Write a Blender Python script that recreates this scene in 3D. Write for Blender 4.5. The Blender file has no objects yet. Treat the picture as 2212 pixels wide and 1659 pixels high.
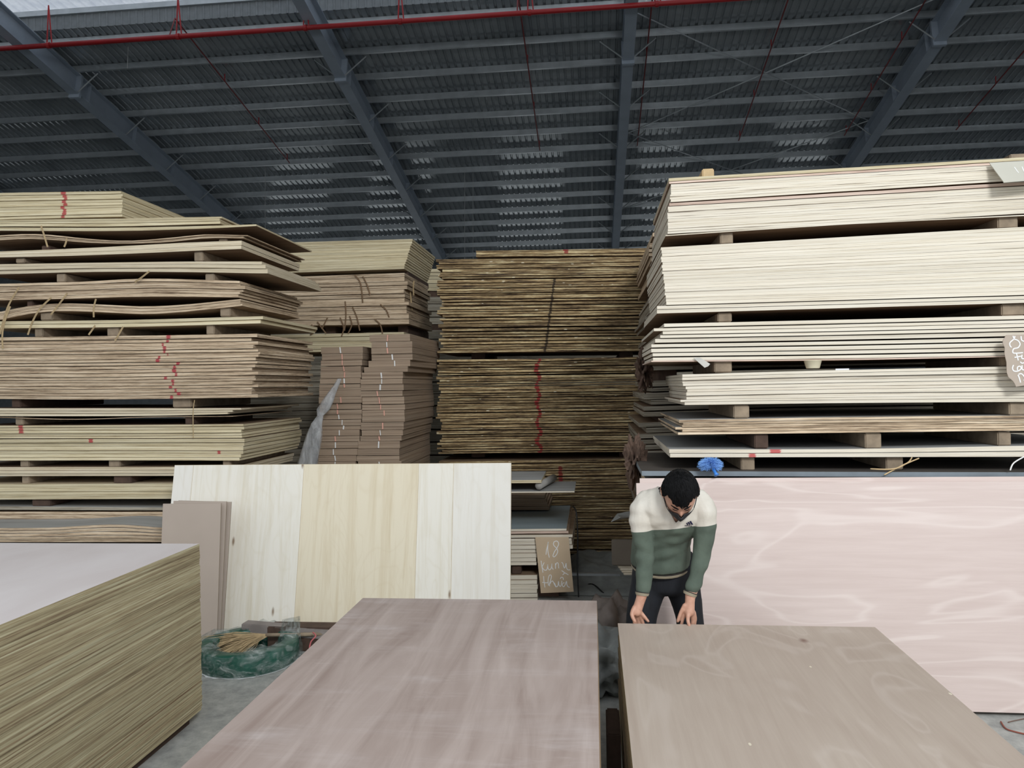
import bpy, bmesh, math, random
from mathutils import Vector, Matrix, noise
from mathutils.bvhtree import BVHTree

random.seed(11)
SC = bpy.context.scene
COL = SC.collection
RD = math.radians

# ---------------------------------------------------------------- camera
FPX = 1661.0
YAW, ROLL, PITCH, EYE = RD(6.0), RD(1.0), RD(0.09), 1.8
F0 = Vector((-math.sin(YAW), math.cos(YAW), 0)); R0 = Vector((math.cos(YAW), math.sin(YAW), 0)); U0 = Vector((0, 0, 1))
FW = F0 * math.cos(PITCH) + U0 * math.sin(PITCH)
U1 = U0 * math.cos(PITCH) - F0 * math.sin(PITCH)
UP = U1 * math.cos(ROLL) + R0 * math.sin(ROLL)
RT = R0 * math.cos(ROLL) - U1 * math.sin(ROLL)
CAM = Vector((0, 0, EYE))
cd = bpy.data.cameras.new('camera'); cam = bpy.data.objects.new('camera', cd); COL.objects.link(cam)
cd.sensor_width = 36.0; cd.lens = FPX / 2212 * 36.0; cd.clip_end = 300
m = Matrix((RT, UP, -FW)).transposed().to_4x4(); m.translation = CAM
cam.matrix_world = m
SC.camera = cam

def ray(x, y): return FW + (x - 1106) / FPX * RT - (y - 829.5) / FPX * UP
def at(x, y, Y):
    d = ray(x, y); return CAM + d * (Y / d.y)
def atz(x, y, z):
    d = ray(x, y); return CAM + d * ((z - EYE) / d.z)

# ---------------------------------------------------------------- world and light
w = bpy.data.worlds.new('world'); SC.world = w; w.use_nodes = True
wn = w.node_tree.nodes; bg = wn['Background']
bg.inputs[0].default_value = (0.92, 0.96, 1.0, 1); bg.inputs[1].default_value = 0.95      # overcast sky
ld = bpy.data.lights.new('daylight_high_opening', 'AREA'); ld.shape = 'RECTANGLE'; ld.size = 1.9; ld.size_y = 1.3
ld.energy = 440; ld.color = (0.98, 1.0, 1.0)
key = bpy.data.objects.new('daylight_high_opening', ld); COL.objects.link(key)
key.location = (3.0, -3.2, 6.2)
key.rotation_euler = (Vector((0.8, 5.0, 1.4)) - key.location).to_track_quat('-Z', 'Y').to_euler()
SC.view_settings.view_transform = 'Standard'; SC.view_settings.look = 'None'
SC.view_settings.exposure = 0.0; SC.view_settings.gamma = 1.0
SC.view_settings.use_curve_mapping = False

# ---------------------------------------------------------------- helpers
def lin(c):
    c = c / 255.0
    return c / 12.92 if c <= 0.04045 else ((c + 0.055) / 1.055) ** 2.4
def rgb(r, g, b): return (lin(r), lin(g), lin(b), 1.0)

class NT:
    def __init__(s, name):
        s.m = bpy.data.materials.new(name); s.m.use_nodes = True
        s.t = s.m.node_tree; s.t.nodes.clear()
        s.out = s.t.nodes.new('ShaderNodeOutputMaterial'); s.b = s.t.nodes.new('ShaderNodeBsdfPrincipled')
        s.t.links.new(s.b.outputs[0], s.out.inputs[0])
    def n(s, typ, ins=None, **kw):
        nd = s.t.nodes.new('ShaderNode' + typ)
        for k, v in kw.items(): setattr(nd, k, v)
        for k, v in (ins or {}).items():
            if hasattr(v, 'is_output') or isinstance(v, bpy.types.NodeSocket): s.t.links.new(v, nd.inputs[k])
            else: nd.inputs[k].default_value = v
        return nd
    def math(s, op, a, b=0.0, c=None):
        nd = s.t.nodes.new('ShaderNodeMath'); nd.operation = op
        for i, v in enumerate((a, b, c)):
            if v is None: continue
            if isinstance(v, bpy.types.NodeSocket): s.t.links.new(v, nd.inputs[i])
            else: nd.inputs[i].default_value = v
        return nd.outputs[0]
    def ramp(s, fac, stops):
        nd = s.t.nodes.new('ShaderNodeValToRGB'); s.t.links.new(fac, nd.inputs[0])
        el = nd.color_ramp.elements
        while len(el) < len(stops): el.new(0.5)
        for e, (p, c) in zip(el, stops): e.position = p; e.color = c
        return nd.outputs[0]
    def mix(s, fac, a, b, mode='MIX'):
        nd = s.t.nodes.new('ShaderNodeMix'); nd.data_type = 'RGBA'; nd.blend_type = mode
        for k, v in ((0, fac), (6, a), (7, b)):
            if isinstance(v, bpy.types.NodeSocket): s.t.links.new(v, nd.inputs[k])
            else: nd.inputs[k].default_value = v
        return nd.outputs[2]
    def coords(s, kind='Object', scale=(1, 1, 1), rnd=0.0, rot=(0, 0, 0)):
        tc = s.n('TexCoord').outputs[kind]
        if rnd:
            oi = s.n('ObjectInfo').outputs['Random']
            k = s.math('MULTIPLY', oi, rnd)
            cx = s.n('CombineXYZ', {0: k, 1: k, 2: k}).outputs[0]
            tc = s.n('VectorMath', {0: tc, 1: cx}, operation='ADD').outputs[0]
        return s.n('Mapping', {'Vector': tc, 'Scale': scale, 'Rotation': rot}).outputs[0]
    def noise(s, vec, scale=1.0, detail=3.0, rough=0.55, dist=0.0):
        return s.n('TexNoise', {'Vector': vec, 'Scale': scale, 'Detail': detail, 'Roughness': rough, 'Distortion': dist}).outputs[0]
    def bump(s, h, strength=0.3, dist=0.002):
        b = s.n('Bump', {'Height': h, 'Strength': strength, 'Distance': dist}); s.t.links.new(b.outputs[0], s.b.inputs['Normal'])
    def done(s, col, rough=0.75, metal=0.0, **kw):
        def put(k, v):
            if isinstance(v, bpy.types.NodeSocket): s.t.links.new(v, s.b.inputs[k])
            else: s.b.inputs[k].default_value = v
        put('Base Color', col); put('Roughness', rough); put('Metallic', metal)
        for k, v in kw.items(): put(k.replace('_', ' '), v)
        return s.m

def plain(name, c, rough=0.7, metal=0.0, var=0.12, scale=6.0, bump=0.0, **kw):
    s = NT(name); v = s.coords('Object', (1, 1, 1), 7.0)
    nz = s.noise(v, scale, 4.0)
    d = tuple(x * (1 - var) for x in c[:3]) + (1,); l = tuple(min(1, x * (1 + var)) for x in c[:3]) + (1,)
    if bump: s.bump(nz, bump, 0.01)
    return s.done(s.ramp(nz, [(0.3, d), (0.7, l)]), rough, metal, **kw)

def edge_mat(name, light, mid, dark, vs=170.0, us=1.3, lo=0.36, hi=0.64, mark=None, var=0.14, flecks=False):
    """laminated edge of a board: UV is metres along the edge / through the thickness"""
    s = NT(name)
    v = s.coords('UV', (us, vs, 1), 31.0)
    a = s.noise(v, 1.0, 4.0, 0.62, 0.15)
    v2 = s.coords('UV', (us * 7, vs * 2.6, 1), 17.0)
    b = s.noise(v2, 1.0, 3.0, 0.6)
    f = s.math('ADD', s.math('MULTIPLY', a, 0.72), s.math('MULTIPLY', b, 0.28))
    col = s.ramp(f, [(lo, dark), ((lo + hi) / 2, mid), (hi, light)])
    r = s.n('ObjectInfo').outputs['Random']
    k = s.math('ADD', s.math('MULTIPLY', r, 2 * var), 1 - var)
    col = s.mix(1.0, col, s.n('CombineColor', {0: k, 1: k, 2: k}).outputs[0], 'MULTIPLY')
    if flecks:
        vo = s.n('TexVoronoi', {'Vector': s.coords('UV', (9.0, 40.0, 1), 13.0), 'Scale': 1.0})
        pk = s.math('GREATER_THAN', s.n('SeparateColor', {0: vo.outputs['Color']}).outputs[0], 0.8)
        col = s.mix(s.math('MULTIPLY', s.math('LESS_THAN', vo.outputs['Distance'], 0.16), pk), col, rgb(238, 228, 200))
    if mark:
        sx = s.n('SeparateXYZ', {0: s.n('TexCoord').outputs['Object']}).outputs[0]
        mx = s.n('Attribute', attribute_type='OBJECT', attribute_name='mark_x').outputs['Fac']
        mw = s.n('Attribute', attribute_type='OBJECT', attribute_name='mark_w').outputs['Fac']
        d = s.math('ABSOLUTE', s.math('SUBTRACT', sx, mx))
        d = s.math('ADD', d, s.math('MULTIPLY', s.math('SUBTRACT', b, 0.5), 0.05))
        on = s.math('LESS_THAN', d, mw)
        col = s.mix(s.math('MULTIPLY', on, 0.85), col, mark)
    s.bump(f, 0.35, 0.003)
    return s.done(col, 0.85)

def face_mat(name, light, dark, gs=(0.9, 14, 1), lo=0.35, hi=0.68, kind='UV', rough=0.7, extra=None, rnd=23.0, rot=0.0):
    s = NT(name)
    v = s.coords(kind, gs, rnd, (0, 0, rot))
    a = s.noise(v, 1.0, 5.0, 0.6, 0.5)
    col = s.ramp(a, [(lo, dark), (hi, light)])
    v3 = s.coords(kind, (1.3, 1.3, 1.3), rnd)
    c = s.noise(v3, 1.0, 2.0)
    col = s.mix(0.35, col, s.ramp(c, [(0.35, dark), (0.65, light)]))
    return s.done(col, rough)

def new_obj(name, me, parent=None, loc=None, rz=0.0):
    o = bpy.data.objects.new(name, me); COL.objects.link(o)
    if loc is not None: o.location = loc
    if rz: o.rotation_euler = (0, 0, rz)
    if parent is not None: o.parent = parent
    return o
def tag(o, label, cat, group=None):
    o['label'] = label; o['category'] = cat
    if group: o['group'] = group
    return o
def struct(o): o['kind'] = 'structure'; return o
def empty(name, loc=(0, 0, 0), rz=0.0):
    o = bpy.data.objects.new(name, None); COL.objects.link(o); o.location = loc; o.rotation_euler = (0, 0, rz); o.empty_display_size = 0.1
    return o
def mesh(name, verts, faces, mats, smooth=False, fm=None):
    me = bpy.data.meshes.new(name); me.from_pydata([tuple(v) for v in verts], [], faces)
    for mt in (mats if isinstance(mats, (list, tuple)) else [mats]): me.materials.append(mt)
    if fm: me.polygons.foreach_set('material_index', fm)
    if smooth: me.polygons.foreach_set('use_smooth', [True] * len(me.polygons))
    me.update(); return me

class MB:
    """collects simple shapes for ONE part"""
    def __init__(s): s.v = []; s.f = []
    def add(s, vs, fs):
        k = len(s.v); s.v += [Vector(v) for v in vs]; s.f += [tuple(i + k for i in f) for f in fs]; return s
    def box(s, lo, hi, M=None, bev=0.0):
        (x0, y0, z0), (x1, y1, z1) = lo, hi
        if bev <= 0:
            vs = [Vector(p) for p in ((x0,y0,z0),(x1,y0,z0),(x1,y1,z0),(x0,y1,z0),(x0,y0,z1),(x1,y0,z1),(x1,y1,z1),(x0,y1,z1))]
            fs = [(0,3,2,1),(4,5,6,7),(0,1,5,4),(1,2,6,5),(2,3,7,6),(3,0,4,7)]
        else:
            bm = bmesh.new(); bmesh.ops.create_cube(bm, size=1)
            for v in bm.verts: v.co = Vector(((x0+x1)/2 + v.co.x*(x1-x0), (y0+y1)/2 + v.co.y*(y1-y0), (z0+z1)/2 + v.co.z*(z1-z0)))
            bmesh.ops.bevel(bm, geom=bm.edges[:], offset=bev, segments=2, affect='EDGES')
            bm.verts.index_update(); vs = [v.co.copy() for v in bm.verts]; fs = [tuple(v.index for v in f.verts) for f in bm.faces]; bm.free()
        if M is not None: vs = [M @ v for v in vs]
        return s.add(vs, fs)
    def tube(s, pts, r, n=8, cap=True):
        pts = [Vector(p) for p in pts]; rs = r if isinstance(r, (list, tuple)) else [r] * len(pts)
        vs = []; fs = []; prev = None
        for i, p in enumerate(pts):
            t = (pts[min(i+1, len(pts)-1)] - pts[max(i-1, 0)]).normalized()
            if prev is None:
                prev = Vector((0, 0, 1)) if abs(t.z) < 0.9 else Vector((1, 0, 0))
            u = (prev - t * prev.dot(t)).normalized(); prev = u; q = t.cross(u)
            for k in range(n):
                a = 2 * math.pi * k / n; vs.append(p + (u * math.cos(a) + q * math.sin(a)) * rs[i])
        for i in range(len(pts) - 1):
            for k in range(n):
                k2 = (k + 1) % n; fs.append((i*n+k, i*n+k2, (i+1)*n+k2, (i+1)*n+k))
        if cap: fs.append(tuple(reversed(range(n)))); fs.append(tuple(range((len(pts)-1)*n, len(pts)*n)))
        return s.add(vs, fs)
    def ribbon(s, pts, wd, side, th=0.0008):
        """flat strip along pts, width wd along vector(s) side"""
        pts = [Vector(p) for p in pts]; vs = []; fs = []
        for i, p in enumerate(pts):
            t = (pts[min(i+1, len(pts)-1)] - pts[max(i-1, 0)]).normalized()
            sd = Vector(side); sd = (sd - t * sd.dot(t)).normalized(); nn = t.cross(sd) * th; h = sd * (wd / 2)
            vs += [p - h - nn, p + h - nn, p + h + nn, p - h + nn]
        for i in range(len(pts) - 1):
            for k in range(4):
                k2 = (k+1) % 4; fs.append((i*4+k, i*4+k2, (i+1)*4+k2, (i+1)*4+k))
        fs.append((3, 2, 1, 0)); b = (len(pts)-1)*4; fs.append((b, b+1, b+2, b+3))
        return s.add(vs, fs)
    def build(s, name, mat, parent=None, smooth=False, origin=None):
        o = Vector(origin) if origin is not None else Vector((0, 0, 0))
        me = mesh(name, [v - o for v in s.v], s.f, mat, smooth)
        return new_obj(name, me, parent, o if origin is not None else None)
    def thing(s, name, mat, smooth=False):
        """top-level one-mesh thing with its origin at the base centre"""
        xs = [v.x for v in s.v]; ys = [v.y for v in s.v]; zs = [v.z for v in s.v]
        return s.build(name, mat, None, smooth, ((min(xs)+max(xs))/2, (min(ys)+max(ys))/2, min(zs)))

def smoothpts(pts, n=6):
    """Catmull-Rom through points"""
    P = [Vector(p) for p in pts]; out = []
    for i in range(len(P) - 1):
        a, b, c, d = P[max(i-1, 0)], P[i], P[i+1], P[min(i+2, len(P)-1)]
        for k in range(n):
            t = k / n
            out.append(0.5 * ((2*b) + (c-a)*t + (2*a-5*b+4*c-d)*t*t + (3*b-a-3*c+d)*t**3))
    out.append(P[-1]); return out
def interp(tab, x):
    """cubic interpolation in a sorted table of (x, value)"""
    if x <= tab[0][0]: return tab[0][1]
    if x >= tab[-1][0]: return tab[-1][1]
    sl = [(b[1] - a[1]) / (b[0] - a[0]) for a, b in zip(tab, tab[1:])]
    for i, ((x0, v0), (x1, v1)) in enumerate(zip(tab, tab[1:])):
        if x <= x1:
            h = x1 - x0; t = (x - x0) / h
            m0 = sl[i] if i == 0 else (sl[i-1] + sl[i]) / 2; m1 = sl[i] if i == len(sl) - 1 else (sl[i] + sl[i+1]) / 2
            return (2*t**3 - 3*t*t + 1) * v0 + (t**3 - 2*t*t + t) * h * m0 + (-2*t**3 + 3*t*t) * v1 + (t**3 - t*t) * h * m1

def sheet_mesh(name, L, D, zb, zt, mats, N=12, fray=0.0, seed=0):
    """a board: length L along local x, depth D along local y, bottom/top given as functions of local x.
    slot 0 = edges, slot 1 = broad faces; UV in metres"""
    rr = random.Random(seed)
    vs = []; xs = [-L/2 + L * i / N for i in range(N + 1)]
    for i, x in enumerate(xs):
        b, t = zb(x), zt(x); e = rr.uniform(-fray, fray); g = rr.uniform(-fray, fray) * 0.5
        vs += [(x, -D/2 + e, b), (x, -D/2 + e + g, t), (x, D/2, t), (x, D/2, b)]
    fs = []; fm = []; uv = []
    for i in range(N):
        a, c = i*4, i*4+4; x0, x1 = xs[i], xs[i+1]; tk = vs[a+1][2] - vs[a][2]
        fs.append((a, c, c+1, a+1)); fm.append(0); uv += [(x0, 0), (x1, 0), (x1, tk), (x0, tk)]
        fs.append((a+1, c+1, c+2, a+2)); fm.append(1); uv += [(x0, 0), (x1, 0), (x1, D), (x0, D)]
        fs.append((a+2, c+2, c+3, a+3)); fm.append(0); uv += [(x0, tk), (x1, tk), (x1, 0), (x0, 0)]
        fs.append((a+3, c+3, c, a)); fm.append(1); uv += [(x0, D), (x1, D), (x1, 0), (x0, 0)]
    fs.append((0, 1, 2, 3)); fm.append(0); tk = vs[1][2]-vs[0][2]; uv += [(0, 0), (0, tk), (D, tk), (D, 0)]
    k = N*4; fs.append((k+3, k+2, k+1, k)); fm.append(0); uv += [(D, 0), (D, tk), (0, tk), (0, 0)]
    me = mesh(name, vs, fs, mats, False, fm)
    ul = me.uv_layers.new(name='UVMap'); ul.data.foreach_set('uv', [c for p in uv for c in p])
    return me

def bundle(name, label, cat, group, mats, Y, pts, n, L=2.44, D=1.22, right=None, left=None, endj=0.012, frontj=0.008,
           gap=0.10, mark=None, ends=None, N=20, fray=0.002, rz=0.2, thj=0.25):
    """n boards between a top and a bottom outline. pts: (px, ytop, ybot) seen on the plane y = Y.
    right / left: pixel x of the visible end of the bundle (right: a list of per-board offsets in metres in ends)"""
    top = []; bot = []
    for x, a, b in pts:
        A, B = at(x, a, Y), at(x, b, Y); top.append((A.x, A.z)); bot.append((B.x, B.z))
    my = sum((p[1] + p[2]) / 2 for p in pts) / len(pts)
    if right is not None: x1 = at(right, my, Y).x; x0 = x1 - L
    else: x0 = at(left, my, Y).x; x1 = x0 + L
    ws = [1 + random.uniform(-thj, thj) for _ in range(n)]; tot = sum(ws); acc = 0; cuts = []
    for q in ws: cuts.append((acc / tot, (acc + q * (1 - gap * random.uniform(0.5, 1.5))) / tot)); acc += q
    out = []
    for i in range(n):                       # from the bottom up
        u0, u1 = cuts[i]
        dx = random.uniform(-endj, endj) + (ends[i % len(ends)] if ends else 0); dy = random.uniform(-frontj, frontj)
        xc = (x0 + x1) / 2 + dx
        zf = lambda x, u: interp(bot, x) + (interp(top, x) - interp(bot, x)) * u
        z0 = min(zf(xc - L/2 + L*k/N, u0) for k in range(N + 1))
        me = sheet_mesh(name, L, D, lambda x: zf(xc + x, u0) - z0, lambda x: zf(xc + x, u1) - z0, mats, N, fray, random.random())
        o = new_obj(name, me, None, (xc, Y + D/2 + dy, z0), RD(random.uniform(-rz, rz)))
        tag(o, label, cat, group)
        if mark:
            mp = mark[i] if i < len(mark) else None
            if mp is None: o['mark_x'] = 99.0; o['mark_w'] = 0.01
            else: o['mark_x'] = at(mp[0], my, Y).x - xc; o['mark_w'] = mp[1]
        out.append(o)
    return out

def batten(x0, x1, y0, y1, Y, label, mat, depth=1.1, name='timber_spacer', bev=0.006, group='timber spacers between the stacked boards', dy=0.03):
    A = at(x0, y1, Y); B = at(x1, y0, Y)
    q = MB().box((A.x, Y + dy, A.z), (B.x, Y + dy + depth, B.z), None, bev)
    return tag(q.thing(name, mat), label, 'timber', group)

# ---------------------------------------------------------------- materials
M = {}
M['roof'] = (lambda s: s.done(s.ramp(s.noise(s.coords('Object', (1.2, 0.5, 1)), 1.0, 3.0), [(0.3, rgb(150, 157, 162)), (0.7, rgb(178, 184, 188))]), 0.13, 0.5))(NT('corrugated_steel'))
M['steel'] = plain('grey_painted_steel', rgb(150, 161, 174), 0.5, 0.0, 0.08, 2.0)
M['galv'] = plain('galvanised_steel', rgb(176, 182, 186), 0.38, 0.6, 0.12, 3.0)
M['foil'] = plain('white_foil_roof', rgb(225, 230, 236), 0.5, 0.0, 0.06, 8.0)
def _sky():
    s = NT('translucent_roof_sheet'); nz = s.noise(s.coords('Object', (1, 1, 1)), 3.0, 3.0)
    c = s.ramp(nz, [(0.3, rgb(206, 212, 222)), (0.7, rgb(232, 236, 242))])
    tr = s.n('BsdfTranslucent', {'Color': c}); mx = s.n('MixShader', {0: 0.65, 1: s.b.outputs[0], 2: tr.outputs[0]})
    s.t.links.new(mx.outputs[0], s.out.inputs[0]); return s.done(c, 0.5)
M['foil'] = _sky()
M['red'] = plain('red_pipe_paint', rgb(160, 30, 34), 0.45, 0.0, 0.1, 3.0)
M['reddark'] = plain('dull_red_pipe', rgb(116, 34, 36), 0.5)
M['wire'] = plain('pale_wire', rgb(170, 172, 172), 0.5)
M['wall'] = plain('grey_wall_sheet', rgb(120, 126, 130), 0.7)
def _floor():
    s = NT('dusty_concrete'); v = s.coords('Object')
    a = s.noise(v, 1.1, 6.0, 0.65, 0.4); b = s.noise(v, 9.0, 6.0, 0.7)
    c = s.ramp(a, [(0.3, rgb(140, 142, 140)), (0.7, rgb(194, 196, 192))])
    c = s.mix(0.45, c, s.ramp(b, [(0.35, rgb(112, 114, 114)), (0.65, rgb(206, 206, 200))]))
    s.bump(b, 0.25, 0.01); return s.done(c, 0.85)
M['floor'] = _floor()
PALE = (rgb(236, 229, 214), rgb(223, 213, 194), rgb(178, 164, 138))
CRM = (rgb(232, 221, 198), rgb(212, 197, 168), rgb(156, 138, 108))
M['e_pale'] = edge_mat('pale_ply_edge', *PALE, vs=210, lo=0.30, hi=0.58, var=0.05)
M['e_palemark'] = edge_mat('pale_ply_edge_painted', *PALE, vs=210, lo=0.30, hi=0.58, mark=rgb(196, 52, 60), var=0.05)
M['e_cream'] = edge_mat('cream_ply_edge', *CRM, vs=190, lo=0.32, hi=0.60)
M['e_pink'] = edge_mat('pinkish_ply_edge', rgb(228, 208, 194), rgb(206, 182, 166), rgb(150, 122, 108), vs=150, lo=0.32, hi=0.62)
YEL = (rgb(230, 220, 190), rgb(208, 193, 156), rgb(140, 120, 88))
M['e_yel'] = edge_mat('yellow_ply_edge', *YEL, vs=190, lo=0.33, hi=0.60)
M['e_yelmark'] = edge_mat('yellow_ply_edge_painted', *YEL, vs=190, lo=0.33, hi=0.60, mark=rgb(176, 24, 52))
RAW = (rgb(234, 216, 190), rgb(200, 177, 148), rgb(106, 84, 65))
M['e_raw'] = edge_mat('raw_ply_edge', *RAW, vs=120, us=2.0, lo=0.36, hi=0.64)
M['e_rawmark'] = edge_mat('raw_ply_edge_painted', *RAW, vs=120, us=2.0, lo=0.36, hi=0.64, mark=rgb(170, 26, 56))
DRK = (rgb(240, 224, 178), rgb(166, 140, 100), rgb(52, 37, 28))
M['e_dark'] = edge_mat('rough_core_edge', *DRK, vs=60, us=2.6, lo=0.37, hi=0.66, var=0.22, flecks=True)
M['e_darkred'] = edge_mat('rough_core_edge_red', *DRK, vs=60, us=2.6, lo=0.37, hi=0.66, mark=rgb(150, 20, 36), var=0.22, flecks=True)
M['e_darkblk'] = edge_mat('rough_core_edge_black', *DRK, vs=60, us=2.6, lo=0.37, hi=0.66, mark=rgb(30, 22, 20), var=0.22, flecks=True)
M['e_fore'] = edge_mat('foreground_ply_edge', rgb(208, 202, 170), rgb(174, 161, 128), rgb(114, 94, 72), vs=95, us=1.1, lo=0.34, hi=0.66, var=0.10)
M['e_grey'] = edge_mat('dusty_grey_edge', rgb(186, 180, 166), rgb(150, 142, 126), rgb(96, 86, 72), vs=120)
M['f_brown'] = face_mat('brown_ply_face', rgb(166, 142, 116), rgb(120, 96, 76))
M['f_pale'] = face_mat('pale_ply_face', rgb(222, 208, 178), rgb(192, 172, 138))
M['f_dark'] = face_mat('shade_toned_board_face', rgb(92, 86, 80), rgb(66, 60, 55))  # dark colour paints in the shade under the bundle above
M['f_dust'] = face_mat('dusty_ply_face', rgb(176, 178, 178), rgb(146, 146, 144))
M['timber'] = plain('weathered_timber', rgb(150, 134, 114), 0.85, 0, 0.25, 14.0, 0.3)
M['timber_pale'] = plain('pale_timber', rgb(206, 180, 138), 0.8, 0, 0.15, 14.0, 0.2)
M['timber_dark'] = plain('dark_timber', rgb(84, 66, 56), 0.9, 0, 0.25, 14.0, 0.3)
M['fibre'] = plain('dry_bark_fibre', rgb(176, 154, 118), 0.9, 0, 0.2, 30)
M['card'] = plain('brown_cardboard', rgb(178, 158, 136), 0.85, 0, 0.05, 4)
M['cardgrey'] = plain('grey_cardboard', rgb(186, 172, 160), 0.8, 0, 0.03, 3)
M['white'] = plain('white_plastic', rgb(240, 240, 238), 0.5, 0, 0.02)
M['chalk'] = plain('white_chalk', rgb(244, 244, 244), 0.9, 0, 0.02)

# ---------------------------------------------------------------- structure: floor, roof, walls
fl = struct(new_obj('floor', mesh('floor', [(-45, -25, 0), (45, -25, 0), (45, 55, 0), (-45, 55, 0)], [(0, 1, 2, 3)], M['floor'])))
XL, XR, YR, YE = -34.0, 34.0, 19.45, 37.5
def zr(Y): return 15.8 - 0.213 * Y
def corrugated(p0, p1, x0, x1, per=0.21, h=0.035, nsub=1):
    """ribbed sheet between two lines p0=(Y,Z) and p1=(Y,Z), ribs running p0->p1"""
    vs = []; fs = []; n = int((x1 - x0) / per); prof = ((0, 0), (0.13, 0), (0.15, h), (0.19, h))
    xs = [(x0 + i * per + a, b) for i in range(n) for a, b in prof]
    nn = Vector((0, -(p1[1]-p0[1]), p1[0]-p0[0])).normalized()
    for (Y, Z) in (p0, p1):
        for x, b in xs: vs.append((x, Y + nn.y * b, Z + nn.z * b))
    k = len(xs)
    for i in range(k - 1): fs.append((i, i + 1, k + i + 1, k + i))
    return vs, fs
v_, f_ = corrugated((YR, zr(YR)), (YE, zr(YE)), XL, XR)
ceil = struct(new_obj('ceiling', mesh('ceiling', v_, f_, M['roof'])))
# unseen near slope of the roof, cut short to let more sky light in
zn = lambda Y: zr(36 - Y)
v_, f_ = corrugated((16.55, zn(16.55)), (2.4, zn(2.4)), XL, XR, 0.42)
new_obj('near_slope', mesh('near_slope', v_, f_, M['roof']), ceil)
# ridge monitor: upstand of ribbed sheet, rail, white roof above
v_, f_ = corrugated((YR, zr(YR)), (YR + 0.001, zr(YR) + 0.40), XL, XR, 0.21, 0.02)
new_obj('ridge_upstand', mesh('ridge_upstand', v_, f_, M['wall']), ceil)
MB().box((XL, YR - 0.10, zr(YR) + 0.36), (XR, YR + 0.02, zr(YR) + 0.50)).build('ridge_rail', M['galv'], ceil)
v_, f_ = corrugated((14.6, 13.55), (22.4, 13.1), XL, XR, 0.3, 0.03)
new_obj('ridge_roof', mesh('ridge_roof', v_, f_, M['foil']), ceil)
FX = [1.1 + 8 * (k - 3) for k in range(0, 6)]
S_ = Vector((0, 1, -0.213)).normalized(); N_ = Vector((0, 0.213, 1)).normalized()
def roofM(x, Y, off=0.0):
    """frame with x = X, y = down the slope, z = roof normal; origin on the roof plane lowered by off"""
    mm = Matrix((Vector((1, 0, 0)), S_, N_)).transposed().to_4x4(); mm.translation = Vector((x, Y, zr(Y) - off)); return mm
LEN = (YE - 15.0) / S_.y
# portal frame rafters: web with two flanges, stiffeners and splice
raf_me = None
for i, x in enumerate(FX):
    r = empty('rafter', (x, 15.0, zr(15.0) - 0.82)); r.parent = ceil
    Mx = Matrix((Vector((1, 0, 0)), S_, N_)).transposed().to_4x4()
    if raf_me is None:
        wb = MB().box((-0.012, 0, 0.02), (0.012, LEN, 0.58), Mx)
        b1 = MB().box((-0.15, 0, 0), (0.15, LEN, 0.025), Mx); b2 = MB().box((-0.15, 0, 0.58), (0.15, LEN, 0.605), Mx)
        st = MB().box((-0.14, -0.01, 0.02), (0.14, 0.01, 0.58), Mx)
        sp = MB().box((-0.17, -0.05, -0.10), (0.17, 0.05, 0.62), Mx, 0.01)
        raf_me = [mesh(nm, q.v, q.f, M['steel']) for nm, q in (('web', wb), ('bottom_flange', b1), ('top_flange', b2))]
        st_me = mesh('stiffener', st.v, st.f, M['steel']); sp_me = mesh('splice_plate', sp.v, sp.f, M['steel'])
    for me in raf_me: new_obj(me.name.split('.')[0], me, r)
    for k in range(7):
        o = new_obj('stiffener', st_me, r); o.location = S_ * (6.6 + 2.35 * k)
    o = new_obj('splice_plate', sp_me, r); o.location = S_ * 6.15
# purlins, one long Z-section each
PY = [19.8] + [20.97 + 1.16 * k for k in range(14)]
pm = MB().box((XL, -0.006, 0), (XR, 0.006, 0.2)); pm.box((XL, -0.075, 0), (XR, 0, 0.012)); pm.box((XL, 0, 0.19), (XR, 0.075, 0.2)); pm.box((XL, -0.075, 0), (XR, -0.069, 0.03))
pme = mesh('purlin', pm.v, pm.f, M['galv'])
for Y in PY:
    o = new_obj('purlin', pme, ceil, (0, Y, zr(Y) - 0.205))
fb = MB()
fb.tube([(0.10, 0, 0), (0.75, 0, 0.52)], 0.022, 4); fbme = mesh('flange_brace', fb.v, fb.f, M['galv'])
for i, x in enumerate(FX):
    for k in range(1, 14, 2):
        for sgn in (-1, 1):
            o = new_obj('flange_brace', fbme, ceil, (x, PY[k], zr(PY[k]) - 0.78)); o.scale = (sgn, 1, 1)
def brace(xa, Ya, xb, Yb):
    MB().tube([(xa, Ya, zr(Ya) - 0.3), (xb, Yb, zr(Yb) - 0.3)], 0.018, 5).build('bracing_rod', M['galv'], ceil)
for (i, j) in ((3, 4),):
    for Y in (19.9, 25.6):
        brace(FX[i] + 0.2, Y, FX[j] - 0.2, Y + 5.7); brace(FX[i] + 0.2, Y + 5.7, FX[j] - 0.2, Y)
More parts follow.
